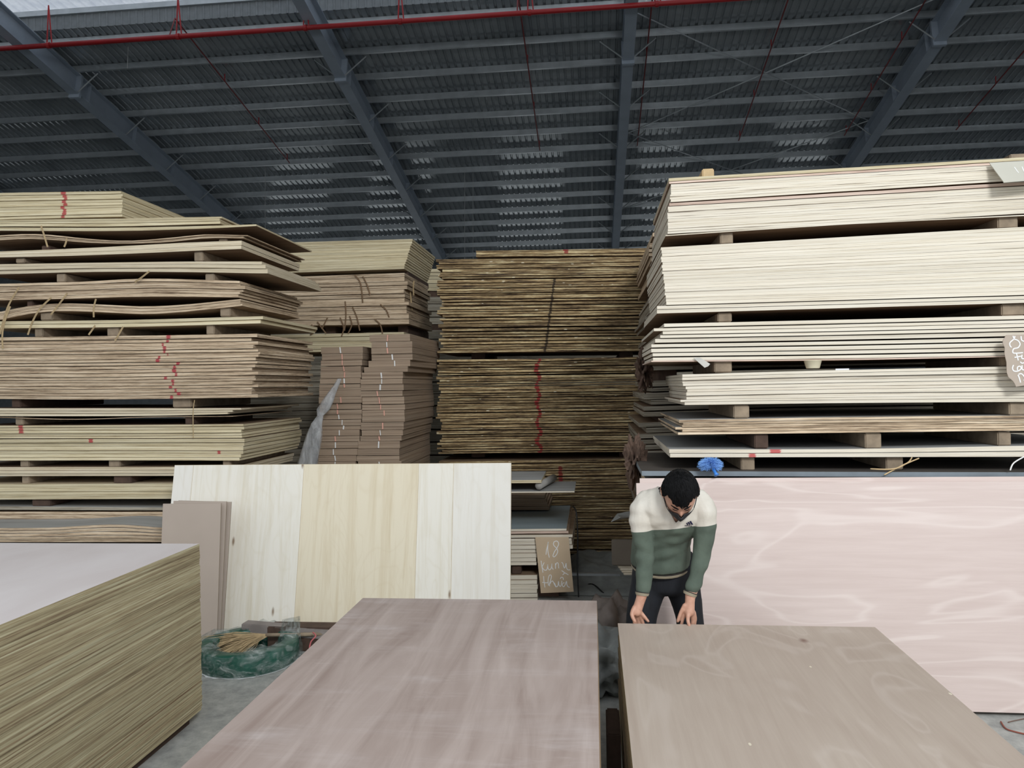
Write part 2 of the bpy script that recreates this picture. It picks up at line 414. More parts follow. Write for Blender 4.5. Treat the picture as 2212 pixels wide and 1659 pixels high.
# walls
wl = MB().box((XL - 0.2, -2, 0), (XL, YE, 12.2)).build('wall_left', M['wall']); struct(wl)
wr = MB().box((XR, -2, 0), (XR + 0.2, YE, 12.2)).build('wall_right', M['wall']); struct(wr)
wf = MB()
opens = [(-17, -13.8), (-11.5, -8.3), (-4.6, -1.4), (2.6, 4.8), (9.5, 12)]  # unseen openings, placed and sized to give the roof its bright reflected streaks
xs = XL
for a, b in opens + [(XR, XR)]:
    wf.box((xs, YE, 0), (a, YE + 0.15, 7.9)); xs = b
for a, b in opens: wf.box((a, YE, 6.9), (b, YE + 0.15, 7.9))
struct(wf.build('wall_far', M['wall']))
yard = struct(new_obj('added_bounce_yard', mesh('added_bounce_yard', [(-45, YE + 0.2, 0.03), (45, YE + 0.2, 0.03), (45, 54.9, 0.03), (-45, 54.9, 0.03)], [(0, 1, 2, 3)], plain('added_bounce_concrete', rgb(226, 226, 222), 0.9, 0, 0.04))))  # unseen pale slab, added to brighten the reflections in the roof

# fire pipe under the ridge
YP = 18.6
A = at(-60, 109, YP); B = at(1540, 0, YP)
pz = lambda X: A.z + (B.z - A.z) * (X - A.x) / (B.x - A.x)
zp = (at(300, 85, YP).z + at(1100, 30, YP).z) / 2
pipe = empty('sprinkler_main_pipe', (0, YP, zp)); tag(pipe, 'long red sprinkler pipe running below the roof ridge', 'pipe')
MB().tube([(-24, 0, 0), (24, 0, 0)], 0.062, 12).build('pipe', M['red'], pipe, True)
for px_ in (-190, 105, 385, 660, 865, 1145, 1420):
    X = at(px_, 80, YP).x
    MB().tube([(X - 0.05, 0, 0.03), (X, 0.02, 1.05)], 0.018, 5).tube([(X + 0.09, 0, 0.03), (X, 0.02, 1.05)], 0.018, 5).build('hanger', M['red'], pipe)
    MB().tube([(X - 0.04, 0, 0), (X + 0.04, 0, 0)], 0.078, 10).build('clamp', M['red'], pipe)
for X, lab in ((-10.6, 'leftmost of the thin red sprinkler branch pipes under the roof'), (-1.67, 'thin red branch pipe in the roof bay above the dark centre stack'),
          (1.64, 'thin red branch pipe close beside the near-vertical roof rafter'), (5.0, 'thin red branch pipe in the middle of the cross-braced roof bay'),
          (8.4, 'thin red branch pipe just left of the right-hand rafter'), (11.9, 'rightmost of the thin red sprinkler branch pipes under the roof')):
    z1 = lambda Y: zr(Y) - 0.32
    o = empty('sprinkler_branch_pipe', (X, YP, z1(YP))); tag(o, lab, 'pipe', 'red branch pipes under the roof')
    MB().tube([(0, 0, zp - z1(YP)), (0, 0.3, z1(YP + 0.3) - z1(YP)), (0, 26.4 - YP, z1(26.4) - z1(YP))], 0.019, 6).build('pipe', M['reddark'], o)
    for Y in (21.6, 23.9, 26.2):
        MB().tube([(0, Y - YP, z1(Y) - z1(YP)), (0, Y - YP, z1(Y) - z1(YP) + 0.22)], 0.014, 5).build('sprinkler_drop', M['red'], o)
for px_, y0, y1, Y, lab in ((275, -10, 88, 20.3, 'thin pale wire hanging in front of the ridge upstand at upper left'), (573, 365, 520, 27, 'thin wire hanging above the left stacks'),
          (1004, 372, 556, 28, 'left one of the two thin wires above the dark centre stack'), (1022, 400, 556, 28.4, 'right one of the two thin wires above the dark centre stack'),
          (1195, 400, 536, 28, 'slanting pale wire above the middle of the dark centre stack'), (1279, 360, 538, 27.5, 'thin wire hanging left of the vertical rafter'),
          (1437, 350, 390, 27, 'thin wire hanging over the left end of the right stack')):
    a, b = at(px_, y0, Y), at(px_, y1 + 60, Y)
    a.z = zr(a.y) - 0.01
    if 'slanting' in lab: a.x -= 0.35
    tag(MB().tube([a, b], 0.008, 5).thing('hanging_wire', M['wire']), lab, 'wire', 'thin wires hanging from the roof')

# ---------------------------------------------------------------- tall left stack
def z1(zx, a, b): return (zx / 3.16, 380 + a / 3.16, 380 + b / 3.16)
def z2(zx, a, b): return (zx / 3.16, 840 + a / 3.16, 840 + b / 3.16)
YL = 5.9
LS = 'boards of the tall left stack'
PS = 'plywood_sheet'; BS = 'board'
def lb(lab, mats, pts, n, right, Y=YL, **kw): return bundle(PS, lab, BS, LS, mats, Y, pts, n, right=right, **kw)
yb = [M['e_yel'], M['f_pale']]; pb = [M['e_cream'], M['f_brown']]; rb = [M['e_raw'], M['f_brown']]
lb('yellowish plywood sheet in the topmost red-striped bundle of the left stack', [M['e_yelmark'], M['f_pale']], [(0, 416, 474), (262, 412, 468)], 9, 264, L=1.9,
   mark=[(136, .016), (140, .018), (139, .015), (134, .018), (141, .016), (138, .02), (143, .015), (140, .02), (138, .022)], endj=0.006)
lb('yellowish plywood sheet just below the red-striped top bundle of the left stack', yb, [(0, 475, 489), (250, 472, 489), (478, 468, 483)], 3, 478)
lb('single wide plywood sheet jutting out below the top bundles of the left stack', [M['e_yel'], M['f_brown']], [(0, 490, 498), (160, 491, 499), (300, 490, 498), (480, 486, 492), (554, 484, 488)], 1, 556)
lb('thin dark wavy plywood sheet drooping high in the left stack', rb, [(0, 506, 519), (60, 503, 516), (110, 505, 518), (190, 514, 524), (280, 519, 526), (370, 512, 522), (450, 505, 514), (530, 507, 515)], 3, 532, endj=0.03, gap=0.3)
lb('cream plywood sheet of the two-sheet bundle high in the left stack', pb, [z1(0, 512, 556), z1(500, 492, 545), z1(900, 472, 530), z1(1300, 450, 512), z1(1650, 438, 498)], 2, 522, frontj=0.004)
lb('cream plywood sheet fanned out above the ragged bundle of the left stack', pb, [z1(0, 600, 670), z1(600, 590, 655), z1(1200, 582, 655), z1(1800, 580, 665)], 3, 566, ends=[0.05, 0.03, 0.0])
lb('rough plywood sheet of the ragged bundle trailing fibres in the left stack', rb, [z1(0, 735, 850), z1(500, 722, 838), z1(1000, 700, 825), z1(1640, 715, 830)], 6, 526, endj=0.04, frontj=0.02, fray=0.004)
lb('bowed plywood sheet of the wavy bundle under the ragged one, left stack', rb, [z1(0, 925, 985), z1(200, 885, 940), z1(400, 868, 922), z1(700, 876, 930), z1(1000, 888, 942), z1(1300, 872, 925), z1(1640, 838, 886)], 3, 520, endj=0.02)
lb('plywood sheet of the thin bundle on top of the thick red-marked bundle, left stack', yb, [z1(0, 990, 1040), z1(900, 980, 1030), z1(1790, 955, 1005)], 2, 566, endj=0.02)
mk = [372, 384, 378, 366, 374, 372, 356, 380, 374, 376, 382, 340, 344, 360, 356, 358, 352, 362, 366]
lb('pinkish raw plywood sheet in the thick red-marked bundle of the left stack', [M['e_rawmark'], M['f_brown']],
   [z1(0, 1100, 1522), z1(600, 1092, 1526), z1(1200, 1084, 1520), z1(1735, 1075, 1512)], 19, 552, endj=0.04, frontj=0.016, gap=0.15, mark=[(x_, random.uniform(.008, .018)) for x_ in mk], fray=0.003)
lb('cream plywood sheet of the thin bundle below the thick red-marked bundle, left stack', pb, [z2(0, 130, 186), z2(1000, 130, 184), z2(1640, 130, 170)], 3, 500, ends=[-0.02, 0.0, 0.08])
lb('thin sagging sheet in the dark gap below mid-height of the left stack', rb, [z2(0, 192, 197), z2(500, 206, 211), z2(1000, 190, 195), z2(1500, 186, 191)], 1, 500)
lb('yellow plywood sheet in the upper part of the ten-sheet bundle, left stack', [M['e_yelmark'], M['f_brown']], [z2(0, 250, 338), z2(800, 246, 338), z2(1640, 240, 335)], 5, 522, endj=0.03, frontj=0.015,
   mark=[None, None, (48, .02), (45, .02), (42, .02)])
lb('yellow plywood sheet in the lower part of the ten-sheet bundle, left stack', [M['e_yelmark'], M['f_brown']], [z2(0, 342, 490), z2(800, 340, 488), z2(1650, 338, 490)], 6, 522, endj=0.03, frontj=0.015,
   mark=[None, None, (472, .012), None, None, (198, .02)])
lb('plywood sheet level with the top edge of the leaning cream board, left stack', pb, [z2(0, 532, 596), z2(1190, 530, 594)], 3, 505)
lb('yellow plywood sheet of the four-sheet bundle behind the leaning cream board', yb, [z2(0, 648, 756), z2(1190, 644, 750)], 4, 508)
lb('single dusty sheet below the four-sheet bundle of the left stack', [M['e_grey'], M['f_dust']], [z2(0, 800, 826), z2(1120, 808, 830)], 1, 500)
lb('brownish plywood sheet of the bundle beside the leaning grey cardboard, left stack', rb, [z2(0, 838, 906), z2(1120, 838, 906)], 3, 500)
lb('bulging plywood sheet low in the left stack above the pink-topped block', [M['e_raw'], M['f_dust']], [z2(0, 950, 1046), z2(350, 946, 1046), z2(800, 925, 1046), z2(1120, 950, 1046)], 5, 500, Y=5.5)
lb('plywood sheet at the foot of the left stack behind the pink-topped block', rb, [(0, 1190, 1330), (400, 1190, 1330)], 6, 500, Y=5.5)
def lbat(x0, x1, y0, y1, zz, lab, mat='timber', Y=YL):
    g = (lambda a: 380 + a / 3.16) if zz == 1 else (lambda a: 840 + a / 3.16)
    return batten(x0 / 3.16, x1 / 3.16, g(y0), g(y1), Y, lab, M[mat])
lbat(265, 320, 470, 508, 1, 'small dark spacer below the wavy sheets, left side of the left stack', 'timber_dark')
lbat(1480, 1540, 424, 444, 1, 'small spacer under the jutting sheet near the corner of the left stack')
lbat(88, 150, 556, 592, 1, 'left spacer under the two-sheet cream bundle of the left stack')
lbat(1312, 1372, 510, 580, 1, 'right squared spacer under the two-sheet cream bundle of the left stack')
lbat(368, 430, 662, 724, 1, 'left spacer under the fanned-out cream sheets of the left stack')
lbat(1388, 1450, 662, 716, 1, 'right spacer under the fanned-out cream sheets of the left stack')
lbat(165, 205, 848, 892, 1, 'narrow spacer under the ragged bundle of the left stack', 'timber_dark')
lbat(258, 342, 928, 984, 1, 'left spacer under the bowed bundle of the left stack')
lbat(1490, 1560, 895, 958, 1, 'right spacer under the bowed bundle of the left stack')
lbat(218, 275, 1036, 1098, 1, 'left spacer on top of the thick red-marked bundle, left stack')
lbat(715, 796, 1030, 1092, 1, 'middle spacer on top of the thick red-marked bundle, left stack')
lbat(1395, 1450, 1012, 1082, 1, 'right spacer on top of the thick red-marked bundle, left stack')
lbat(60, 122, 1522, 1582, 1, 'left reddish spacer under the thick red-marked bundle, left stack', 'timber_dark')
lbat(1165, 1290, 1518, 1582, 1, 'right wide spacer under the thick red-marked bundle, left stack')
lbat(85, 142, 186, 248, 2, 'left spacer on top of the ten-sheet bundle of the left stack')
lbat(1250, 1306, 182, 246, 2, 'right spacer on top of the ten-sheet bundle of the left stack', 'timber_dark')
lbat(118, 180, 488, 536, 2, 'left spacer under the ten-sheet bundle of the left stack')
lbat(725, 805, 488, 536, 2, 'middle grey spacer under the ten-sheet bundle of the left stack')
lbat(1508, 1562, 488, 532, 2, 'right spacer under the ten-sheet bundle of the left stack')
lbat(130, 182, 594, 652, 2, 'left spacer above the four-sheet bundle of the left stack')
lbat(760, 880, 594, 650, 2, 'reddish brick-like spacer above the four-sheet bundle of the left stack', 'timber_dark')
lbat(200, 330, 756, 804, 2, 'dark spacer over the single dusty sheet of the left stack', 'timber_dark')
lbat(190, 300, 904, 952, 2, 'grey spacer over the bulging lowest bundle of the left stack')

# ---------------------------------------------------------------- right stack
YRS = 4.66
def zR(zx, a, b): return (1300 + zx / 2.4254, 330 + a / 2.4254, 330 + b / 2.4254)
RS = 'boards of the right stack'
def rbun(lab, mats, pts, n, left, **kw):
    return bundle(PS, lab, BS, RS, mats, kw.pop('Y', YRS), pts, n, left=1300 + left / 2.4254, **kw)
rbun('brown-faced sheet lying on top of the right stack', [M['e_yel'], M['f_brown']], [zR(350, 132, 150), zR(2212, 22, 40)], 1, 350, frontj=0.002)
rbun('pinkish sheet just under the top sheet of the right stack', [M['e_pink'], M['f_brown']], [zR(350, 151, 162), zR(2212, 42, 55)], 1, 362, frontj=0.0)
rbun('cream plywood sheet in the topmost neat bundle of the right stack', [M['e_pale'], M['f_brown']], [zR(365, 164, 258), zR(2212, 56, 142)], 7, 360, endj=0.004, frontj=0.003, gap=0.045)
rbun('dark pinkish sheet dividing the two upper cream bundles of the right stack', [M['e_pink'], M['f_brown']], [zR(365, 262, 278), zR(2212, 150, 170)], 1, 350)
rbun('cream plywood sheet in the second neat bundle from the top, right stack', [M['e_pale'], M['f_brown']], [zR(350, 282, 424), zR(2212, 175, 318)], 10, 346, endj=0.004, frontj=0.003, gap=0.045)
rbun('thin lowest sheet under the second cream bundle of the right stack', [M['e_pale'], M['f_brown']], [zR(340, 430, 436), zR(700, 406, 412), zR(1300, 368, 374), zR(2212, 324, 330)], 1, 340)
rbun('cream plywood sheet in the thickest bundle of the right stack', [M['e_pale'], M['f_brown']], [zR(315, 495, 798), zR(2212, 387, 745)], 19, 322, endj=0.005, frontj=0.003, ends=[0.012, 0.012, 0.01, 0.008, 0.006, 0.004, 0.002, 0, 0, -0.002, -0.004, -0.004, -0.006, -0.006, -0.008, -0.008, -0.01, -0.01, -0.01], fray=0.001, gap=0.04, thj=0.12)
rbun('cream sheet sticking out at the bottom of the thickest bundle, right stack', [M['e_pale'], M['f_brown']], [zR(290, 800, 842), zR(2212, 748, 786)], 2, 290, endj=0.002)
o_ = [0.0, 0.01, -0.005, 0.0, 0.03, 0.05, 0.07, -0.02 + 0.03, 0.075]
rbun('staggered plywood sheet in the fanned bundle below the thickest one, right stack', [M['e_pale'], M['f_brown']], [zR(300, 894, 1088), zR(1200, 874, 1078), zR(2212, 850, 1060)], 9, 262, ends=o_, endj=0.012, frontj=0.01, gap=0.22)
rbun('pinkish sheet in the fanned bundle of the right stack', [M['e_pink'], M['f_brown']], [zR(240, 1089, 1096), zR(1200, 1080, 1087), zR(2212, 1062, 1068)], 1, 262)
rbun('cream plywood sheet of the ten-sheet bundle beside the hand-lettered tag, right stack', [M['e_pale'], M['f_brown']], [zR(430, 1160, 1322), zR(1200, 1138, 1312), zR(2212, 1116, 1305)], 10, 420, ends=[0.02, 0, 0.03, 0.03, 0.04, 0.02, 0.01, 0.0, 0, 0], endj=0.01, D=1.05)
rbun('frayed plywood sheet of the thin ragged bundle in the right stack', [M['e_raw'], M['f_dust']], [zR(400, 1398, 1478), zR(1200, 1384, 1468), zR(2212, 1374, 1455)], 6, 400, endj=0.03, frontj=0.015, fray=0.005)
rbun('red-dabbed plywood sheet low in the right stack above the blue duster', [M['e_palemark'], M['f_dust']], [zR(350, 1552, 1596), zR(1200, 1552, 1594), zR(2212, 1534, 1592)], 2, 352, mark=[(1625, .02), (1675, .03)])
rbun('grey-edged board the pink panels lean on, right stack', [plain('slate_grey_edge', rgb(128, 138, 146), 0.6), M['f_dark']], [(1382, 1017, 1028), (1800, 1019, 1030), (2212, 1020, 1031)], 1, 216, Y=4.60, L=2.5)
rbun('board at the foot of the right stack behind the pink panels', [M['e_raw'], M['f_dust']], [(1400, 1036, 1480), (2212, 1036, 1480)], 14, 250, D=1.1)
def rbat(x0, x1, y0, y1, lab, mat='timber', d=1.0): return batten(1300 + x0/2.4254, 1300 + x1/2.4254, 330 + y0/2.4254, 330 + y1/2.4254, YRS, lab, M[mat], depth=d)
batten(1300 + 530/2.4254, 1300 + 592/2.4254, 330 + 74/2.4254, 330 + 128/2.4254, YRS + 0.25, 'pale squared block on top of the right stack at its left end', M['timber_pale'], depth=0.5)
batten(2188, 2240, 327, 341, YRS + 0.15, 'block on top of the right stack near the picture edge', M['timber'], depth=0.6)
rbat(625, 692, 408, 474, 'left spacer between the second bundle and the thickest bundle, right stack')
rbat(2090, 2196, 322, 392, 'right spacer between the second bundle and the thickest bundle, right stack')
rbat(612, 686, 834, 886, 'left knotty spacer below the thickest bundle of the right stack')
rbat(2110, 2230, 786, 852, 'right spacer below the thickest bundle of the right stack')
rbat(594, 686, 1088, 1152, 'grey round-edged spacer above the ten-sheet bundle, right stack')
rbat(2100, 2230, 1064, 1118, 'hidden spacer behind the hand-lettered tag, right stack')
rbat(696, 778, 1322, 1392, 'left spacer under the ten-sheet bundle of the right stack')
rbat(2150, 2240, 1308, 1376, 'right spacer under the ten-sheet bundle of the right stack')
rbat(806, 878, 1474, 1552, 'left reddish spacer under the ragged bundle, right stack', 'timber_dark')
rbat(1390, 1475, 1468, 1552, 'middle split spacer under the ragged bundle, right stack')
rbat(2090, 2160, 1462, 1538, 'right spacer under the ragged bundle, right stack')
rbat(735, 806, 1596, 1668, 'left spacer above the grey-edged board, right stack')
rbat(1500, 1590, 1594, 1664, 'right dark spacer above the grey-edged board, right stack')

# second row behind the right stack: dusty boards seen end-on
G2 = 'dusty boards behind the right stack'
def r2(lab, mats, y0, y1, n, left, Y=6.2, D=1.7, **kw):
    return bundle('plank_board', lab, BS, G2, mats, Y, [(left, y0, y1), (1700, y0 - 12, y1 - 8)], n, left=left, D=D, L=3.4, rz=0.35, gap=0.2, **kw)
gm = [M['e_grey'], M['f_brown']]
r2('dusty brown board in the upper bundle behind the right stack', [M['e_raw'], M['f_brown']], 500, 600, 9, 1408, endj=0.03, D=1.7)
r2('grey-brown board in the second bundle behind the right stack', gm, 622, 700, 9, 1400, endj=0.025, ends=[0, 0, 0, .01, .02, .03, .04, .05, .06], D=1.6)
r2('grey-brown board in the third bundle behind the right stack', gm, 722, 800, 6, 1402, endj=0.03)
r2('grey-brown board in the fourth bundle behind the right stack', gm, 822, 900, 6, 1396, endj=0.04)
r2('grey-brown board in the fifth bundle behind the right stack', gm, 912, 990, 7, 1388, endj=0.04)
r2('board at the foot of the stack behind the right stack', gm, 1010, 1270, 12, 1386, endj=0.02)
for y0, y1, lab in ((600, 622, 'upper spacer in the row behind the right stack'), (700, 722, 'second spacer in the row behind the right stack'), (800, 822, 'third spacer in the row behind the right stack'),
                    (900, 912, 'fourth spacer in the row behind the right stack'), (990, 1010, 'lowest spacer in the row behind the right stack')):
    batten(1425, 1465, y0 - 2, y1 + 2, 6.2, lab, M['timber_dark'], depth=1.4, dy=0.1)

# ---------------------------------------------------------------- dark centre stack of rough core boards
YC = 8.0
G3 = 'rough core boards of the dark centre stack'
def cb(lab, mats, y0, y1, n, left=950, **kw):
    return bundle('core_board', lab, BS, G3, mats, YC, [(900, y0 + 4, y1 + 3), (1150, y0 + 1, y1), (1385, y0 - 3, y1 - 2)], n, left=left, L=2.5, endj=0.035, frontj=0.02, fray=0.006, gap=0.28, thj=0.4, N=16, rz=0.3, **kw)
cb('rough board of the short top layer of the dark centre stack', [M['e_darkred'], M['f_brown']], 538, 554, 3, 1030, mark=[None, (1224, .02), (1222, .025)])
cb('rough board in the upper bundle of the dark centre stack, with black stroke', [M['e_darkblk'], M['f_brown']], 556, 760, 32,
   mark=[(1176 + 1.0 * i, .012) if i < 24 else None for i in range(32)])
cb('rough board in the middle bundle of the dark centre stack, with red stroke', [M['e_darkred'], M['f_brown']], 772, 978, 34, 948, mark=[(1163 + 4 * math.sin(i), .012 + .012 * random.random()) for i in range(34)])
cb('rough board in the lowest bundle of the dark centre stack', [M['e_darkred'], M['f_brown']], 990, 1196, 32, 944, mark=[(1212, .02) if 20 < i < 30 else None for i in range(32)])
for x_, lab in ((1010, 'left'), (1340, 'right')):
    batten(x_, x_ + 30, 758, 775, YC, lab + ' spacer under the upper bundle of the dark centre stack', M['timber_dark'], dy=0.25)
    batten(x_, x_ + 30, 976, 993, YC, lab + ' spacer under the middle bundle of the dark centre stack', M['timber_dark'], dy=0.25)
    batten(x_, x_ + 30, 1192, 1206, YC, lab + ' spacer under the lowest bundle of the dark centre stack', M['timber_dark'], dy=0.25)

# ---------------------------------------------------------------- stack behind the cardboard (left of centre)
YM = 8.35
G4 = 'boards of the stack behind the cardboard'
def mb_(lab, mats, pts, n, right, **kw): return bundle(PS, lab, BS, G4, mats, YM, pts, n, right=right, **kw)
mb_('straw-coloured sheet in the slanting top bundle behind the cardboard', [M['e_yel'], M['f_pale']], [(600, 524, 590), (893, 516, 580)], 13, 882, endj=0.002, frontj=0.0, gap=0.04, thj=0.05,
    ends=[-0.05 + 0.0085 * i for i in range(13)])
mb_('weathered brown sheet in the fibrous bundle behind the cardboard', rb, [(600, 598, 704), (880, 588, 700)], 12, 878, endj=0.03, frontj=0.012)
mb_('yellow sheet in the thin bundle just above the cardboard piles', yb, [(600, 722, 762), (880, 716, 756)], 5, 876, endj=0.02)
mb_('dark sheet in the bundle hidden beside the cardboard piles', gm, [(600, 790, 1010), (880, 784, 1004)], 16, 840, endj=0.06)
mb_('sheet at the foot of the stack behind the cardboard piles', gm, [(600, 1020, 1200), (880, 1015, 1196)], 9, 840)
for x_, lab in ((690, 'left'), (850, 'right')):
    batten(x_, x_ + 22, 580 if x_ > 800 else 586, 594, YM, lab + ' spacer under the slanting straw-coloured bundle', M['timber_dark'], dy=0.2)
    batten(x_, x_ + 22, 700, 722, YM, lab + ' spacer under the fibrous brown bundle', M['timber_dark'], dy=0.2)
    batten(x_, x_ + 22, 756, 792, YM, lab + ' spacer over the dark bundle beside the cardboard', M['timber_dark'], dy=0.2)
# a further row seen through the slot
G5 = 'boards of the far stack in the slot'
for lab, y0, y1, n, mt in (('far board high in the slot left of the dark centre stack', 580, 628, 6, [M['e_yel'], M['f_brown']]), ('far dusty board in the middle of the slot left of the dark centre stack', 640, 700, 4, gm),
                       ('far board low in the slot left of the dark centre stack', 712, 1094, 16, gm)):
    bundle('plank_board', lab, BS, G5, mt, 11.2, [(800, y0, y1), (1000, y0, y1)], n, left=840, endj=0.05, L=2.0)
for X0, lab in ((-6.35, 'far left'), (-3.8, 'left centre'), (-1.25, 'centre'), (1.3, 'right')):  # hidden rear row, added to block sky showing through the gaps
    for i in range(12):
        me = sheet_mesh('sky_blocking_bundle', 2.46, 1.2, lambda x: 0.0, lambda x: 0.225, [M['e_grey'], M['f_brown']], 2)
        tag(new_obj('sky_blocking_bundle', me, None, (X0 + 1.25 + random.uniform(-.04, .04), 13.15, 0.24 * i + 0.002)), 'thick added sky-blocking bundle of boards in the ' + lab + ' stack of the rear row', 'board', 'added sky-blocking bundles of the rear row')
batten(925, 945, 620, 648, 11.2, 'spacer in the far stack seen through the slot', M['timber_dark'])
batten(930, 950, 694, 720, 11.2, 'lower spacer in the far stack seen through the slot', M['timber_dark'])

# ---------------------------------------------------------------- foreground: three blocks of boards
def figured(name, light, dark, line, ls=26.0, sc=(0.55, 1.5, 1), knots=True, chips=False, rough=0.62, warp=1.2):
    s = NT(name); v = s.coords('UV', sc, 0.0)
    n1 = s.noise(v, 1.3, 2.5, 0.5, warp)
    w_ = s.math('SINE', s.math('MULTIPLY', n1, ls * 2))
    thin = s.math('POWER', s.math('ADD', s.math('MULTIPLY', w_, 0.5), 0.5), 14.0)
    n2 = s.noise(s.coords('UV', (1.6, 34, 1)), 1.0, 6.0, 0.7, 0.5)
    col = s.ramp(n1, [(0.3, dark), (0.68, light)])
    col = s.mix(0.4, col, s.ramp(n2, [(0.3, dark), (0.7, light)]))
    col = s.mix(s.math('MULTIPLY', thin, 0.34), col, line)
    if knots:
        vo = s.n('TexVoronoi', {'Vector': s.coords('UV', (1.9, 3.0, 1)), 'Scale': 1.0}).outputs['Distance']
        col = s.mix(s.ramp(vo, [(0.02, (0.75, 0.75, 0.75, 1)), (0.075, (0, 0, 0, 1))]), col, rgb(112, 74, 62))
    if chips:
        vo = s.n('TexVoronoi', {'Vector': s.coords('UV', (5.0, 11.0, 1), 0, (0, 0, 0.5)), 'Scale': 1.0}); 
        on = s.math('LESS_THAN', vo.outputs['Distance'], 0.055)
        pick = s.math('GREATER_THAN', s.n('SeparateColor', {0: vo.outputs['Color']}).outputs[0], 0.72)
        col = s.mix(s.math('MULTIPLY', s.math('MULTIPLY', on, pick), 0.8), col, rgb(236, 228, 206))
    return s.done(col, rough)
M['pinkboard'] = figured('pink_veneer_face', rgb(230, 214, 208), rgb(204, 184, 177), rgb(244, 232, 226), 24, (0.45, 1.7, 1))
M['top_right'] = figured('pinkish_board_top', rgb(200, 187, 174), rgb(174, 157, 144), rgb(208, 196, 186), 18, (0.8, 1.6, 1), chips=True)
M['top_left'] = face_mat('lilac_board_top', rgb(238, 232, 232), rgb(224, 215, 214), (1.2, 2.5, 1), rough=0.6)
def _dusty():
    s = NT('dust_streaked_board_top'); v = s.coords('UV', (0.7, 7, 1), 0, (0, 0, 0.30)); a = s.noise(v, 1.2, 5.0, 0.6, 0.8)
    col = s.ramp(a, [(0.3, rgb(164, 146, 138)), (0.7, rgb(198, 183, 176))])
    b = s.noise(s.coords('UV', (5, 0.9, 1), 0, (0, 0, -0.12)), 1.4, 5.0, 0.7, 0.4)
    c = s.noise(s.coords('UV', (1.0, 1.6, 1)), 1.6, 3.0)
    k = s.math('MULTIPLY', s.ramp(b, [(0.5, (0, 0, 0, 1)), (0.78, (1, 1, 1, 1))]), s.ramp(c, [(0.4, (0.15, 0.15, 0.15, 1)), (0.65, (1, 1, 1, 1))]))
    col = s.mix(s.math('MULTIPLY', k, 0.6), col, rgb(228, 222, 222))
    return s.done(col, 0.6)
M['top_mid'] = _dusty()
def block(X0, X1, Y1, L, zt, zb, n, mats, topmat, toplabel, label, group, jit=0.004):
    """n boards, long side running in depth, far edge at Y1"""
    t = (zt - zb) / n
    for i in range(n):
        last = i == n - 1
        me = sheet_mesh('plywood_sheet', L, X1 - X0, lambda x: 0.0, lambda x: t * (0.985 if not last else 1.0), [mats[0], topmat if last else mats[1]], 4, 0.001, i)
        j = 0 if last else jit
        o = new_obj('plywood_sheet', me, None, ((X0 + X1) / 2 + random.uniform(-j, j), Y1 - L / 2 + random.uniform(-j, j), zb + t * i), RD(90))
        tag(o, toplabel if last else label, 'board', group)
def pallet(X0, X1, Y0, Y1, h, label):
    p = empty('pallet', ((X0 + X1) / 2, (Y0 + Y1) / 2, 0)); tag(p, label, 'pallet', 'low timber pallets under the foreground blocks')
    hx, hy = (X1 - X0) / 2, (Y1 - Y0) / 2
    for u in (-hx, -0.06, hx - 0.12): MB().box((u, -hy, 0), (u + 0.12, hy, h * 0.7)).build('runner', M['timber_dark'], p)
    for k in range(6):
        yy = -hy + (2 * hy - 0.14) * k / 5; MB().box((-hx, yy, h * 0.7), (hx, yy + 0.14, h)).build('slat', M['timber_dark'], p)
block(-3.40, -2.145, 3.985, 2.44, 0.967, 0.065, 46, [M['e_fore'], M['f_brown']], M['top_left'], 'lilac-faced top sheet of the thick block at the lower left',
      'plywood sheet in the thick streaked block at the lower left', 'sheets of the lower left block', 0.003)
pallet(-3.36, -2.2, 1.6, 3.95, 0.064, 'dark low pallet under the thick block at the lower left')
block(-1.222, 0.0, 3.94, 2.44, 0.695, 0.545, 8, [M['e_fore'], M['f_brown']], M['top_mid'], 'dust-streaked pinkish top sheet of the middle table-like block', 'plywood sheet under the dust-streaked top of the middle block', 'sheets of the middle block')
block(0.0995, 1.285, 3.735, 2.44, 0.645, 0.15, 26, [M['e_fore'], M['f_brown']], M['top_right'], 'knotty pinkish top sheet that the worker grips at its far edge', 'plywood sheet under the sheet that the worker grips', 'sheets of the right-hand block')
pallet(0.14, 1.25, 1.4, 3.68, 0.149, 'low pallet under the right-hand block of boards')
for k, (a, lab) in enumerate(((-1.05, 'left'), (-0.28, 'right'))):
    tag(MB().box((a, 1.75, 0), (a + 0.12, 3.7, 0.544), None, 0.008).thing('support_beam', M['timber_dark']), lab + ' heavy beam carrying the middle block of boards', 'timber')

# ---------------------------------------------------------------- leaning panels
def leaning(name, X0, X1, Yb, zb, H, lean, th, mats, parent=None):
    me = sheet_mesh(name, X1 - X0, H, lambda x: 0.0, lambda x: th, mats, 2, 0.0)
    ph = RD(90 - lean); c = Vector(((X0 + X1) / 2, Yb + math.cos(ph) * H / 2 , zb + math.sin(ph) * H / 2))
    o = new_obj(name, me, parent, c); o.rotation_euler = (ph, 0, 0); return o
tag(leaning('pink_panel', 0.240, 2.72, 4.335, 0.02, 1.212, 8.6, 0.018, [M['e_pink'], M['pinkboard']]), 'front pink veneered panel leaning on the right stack behind the worker', 'panel', 'pink panels leaning on the right stack')
tag(leaning('pink_panel', 0.262, 2.76, 4.372, 0.02, 1.235, 8.4, 0.018, [M['e_pink'], M['pinkboard']]), 'rear pink veneered panel, only its top edge showing over the front one', 'panel', 'pink panels leaning on the right stack')
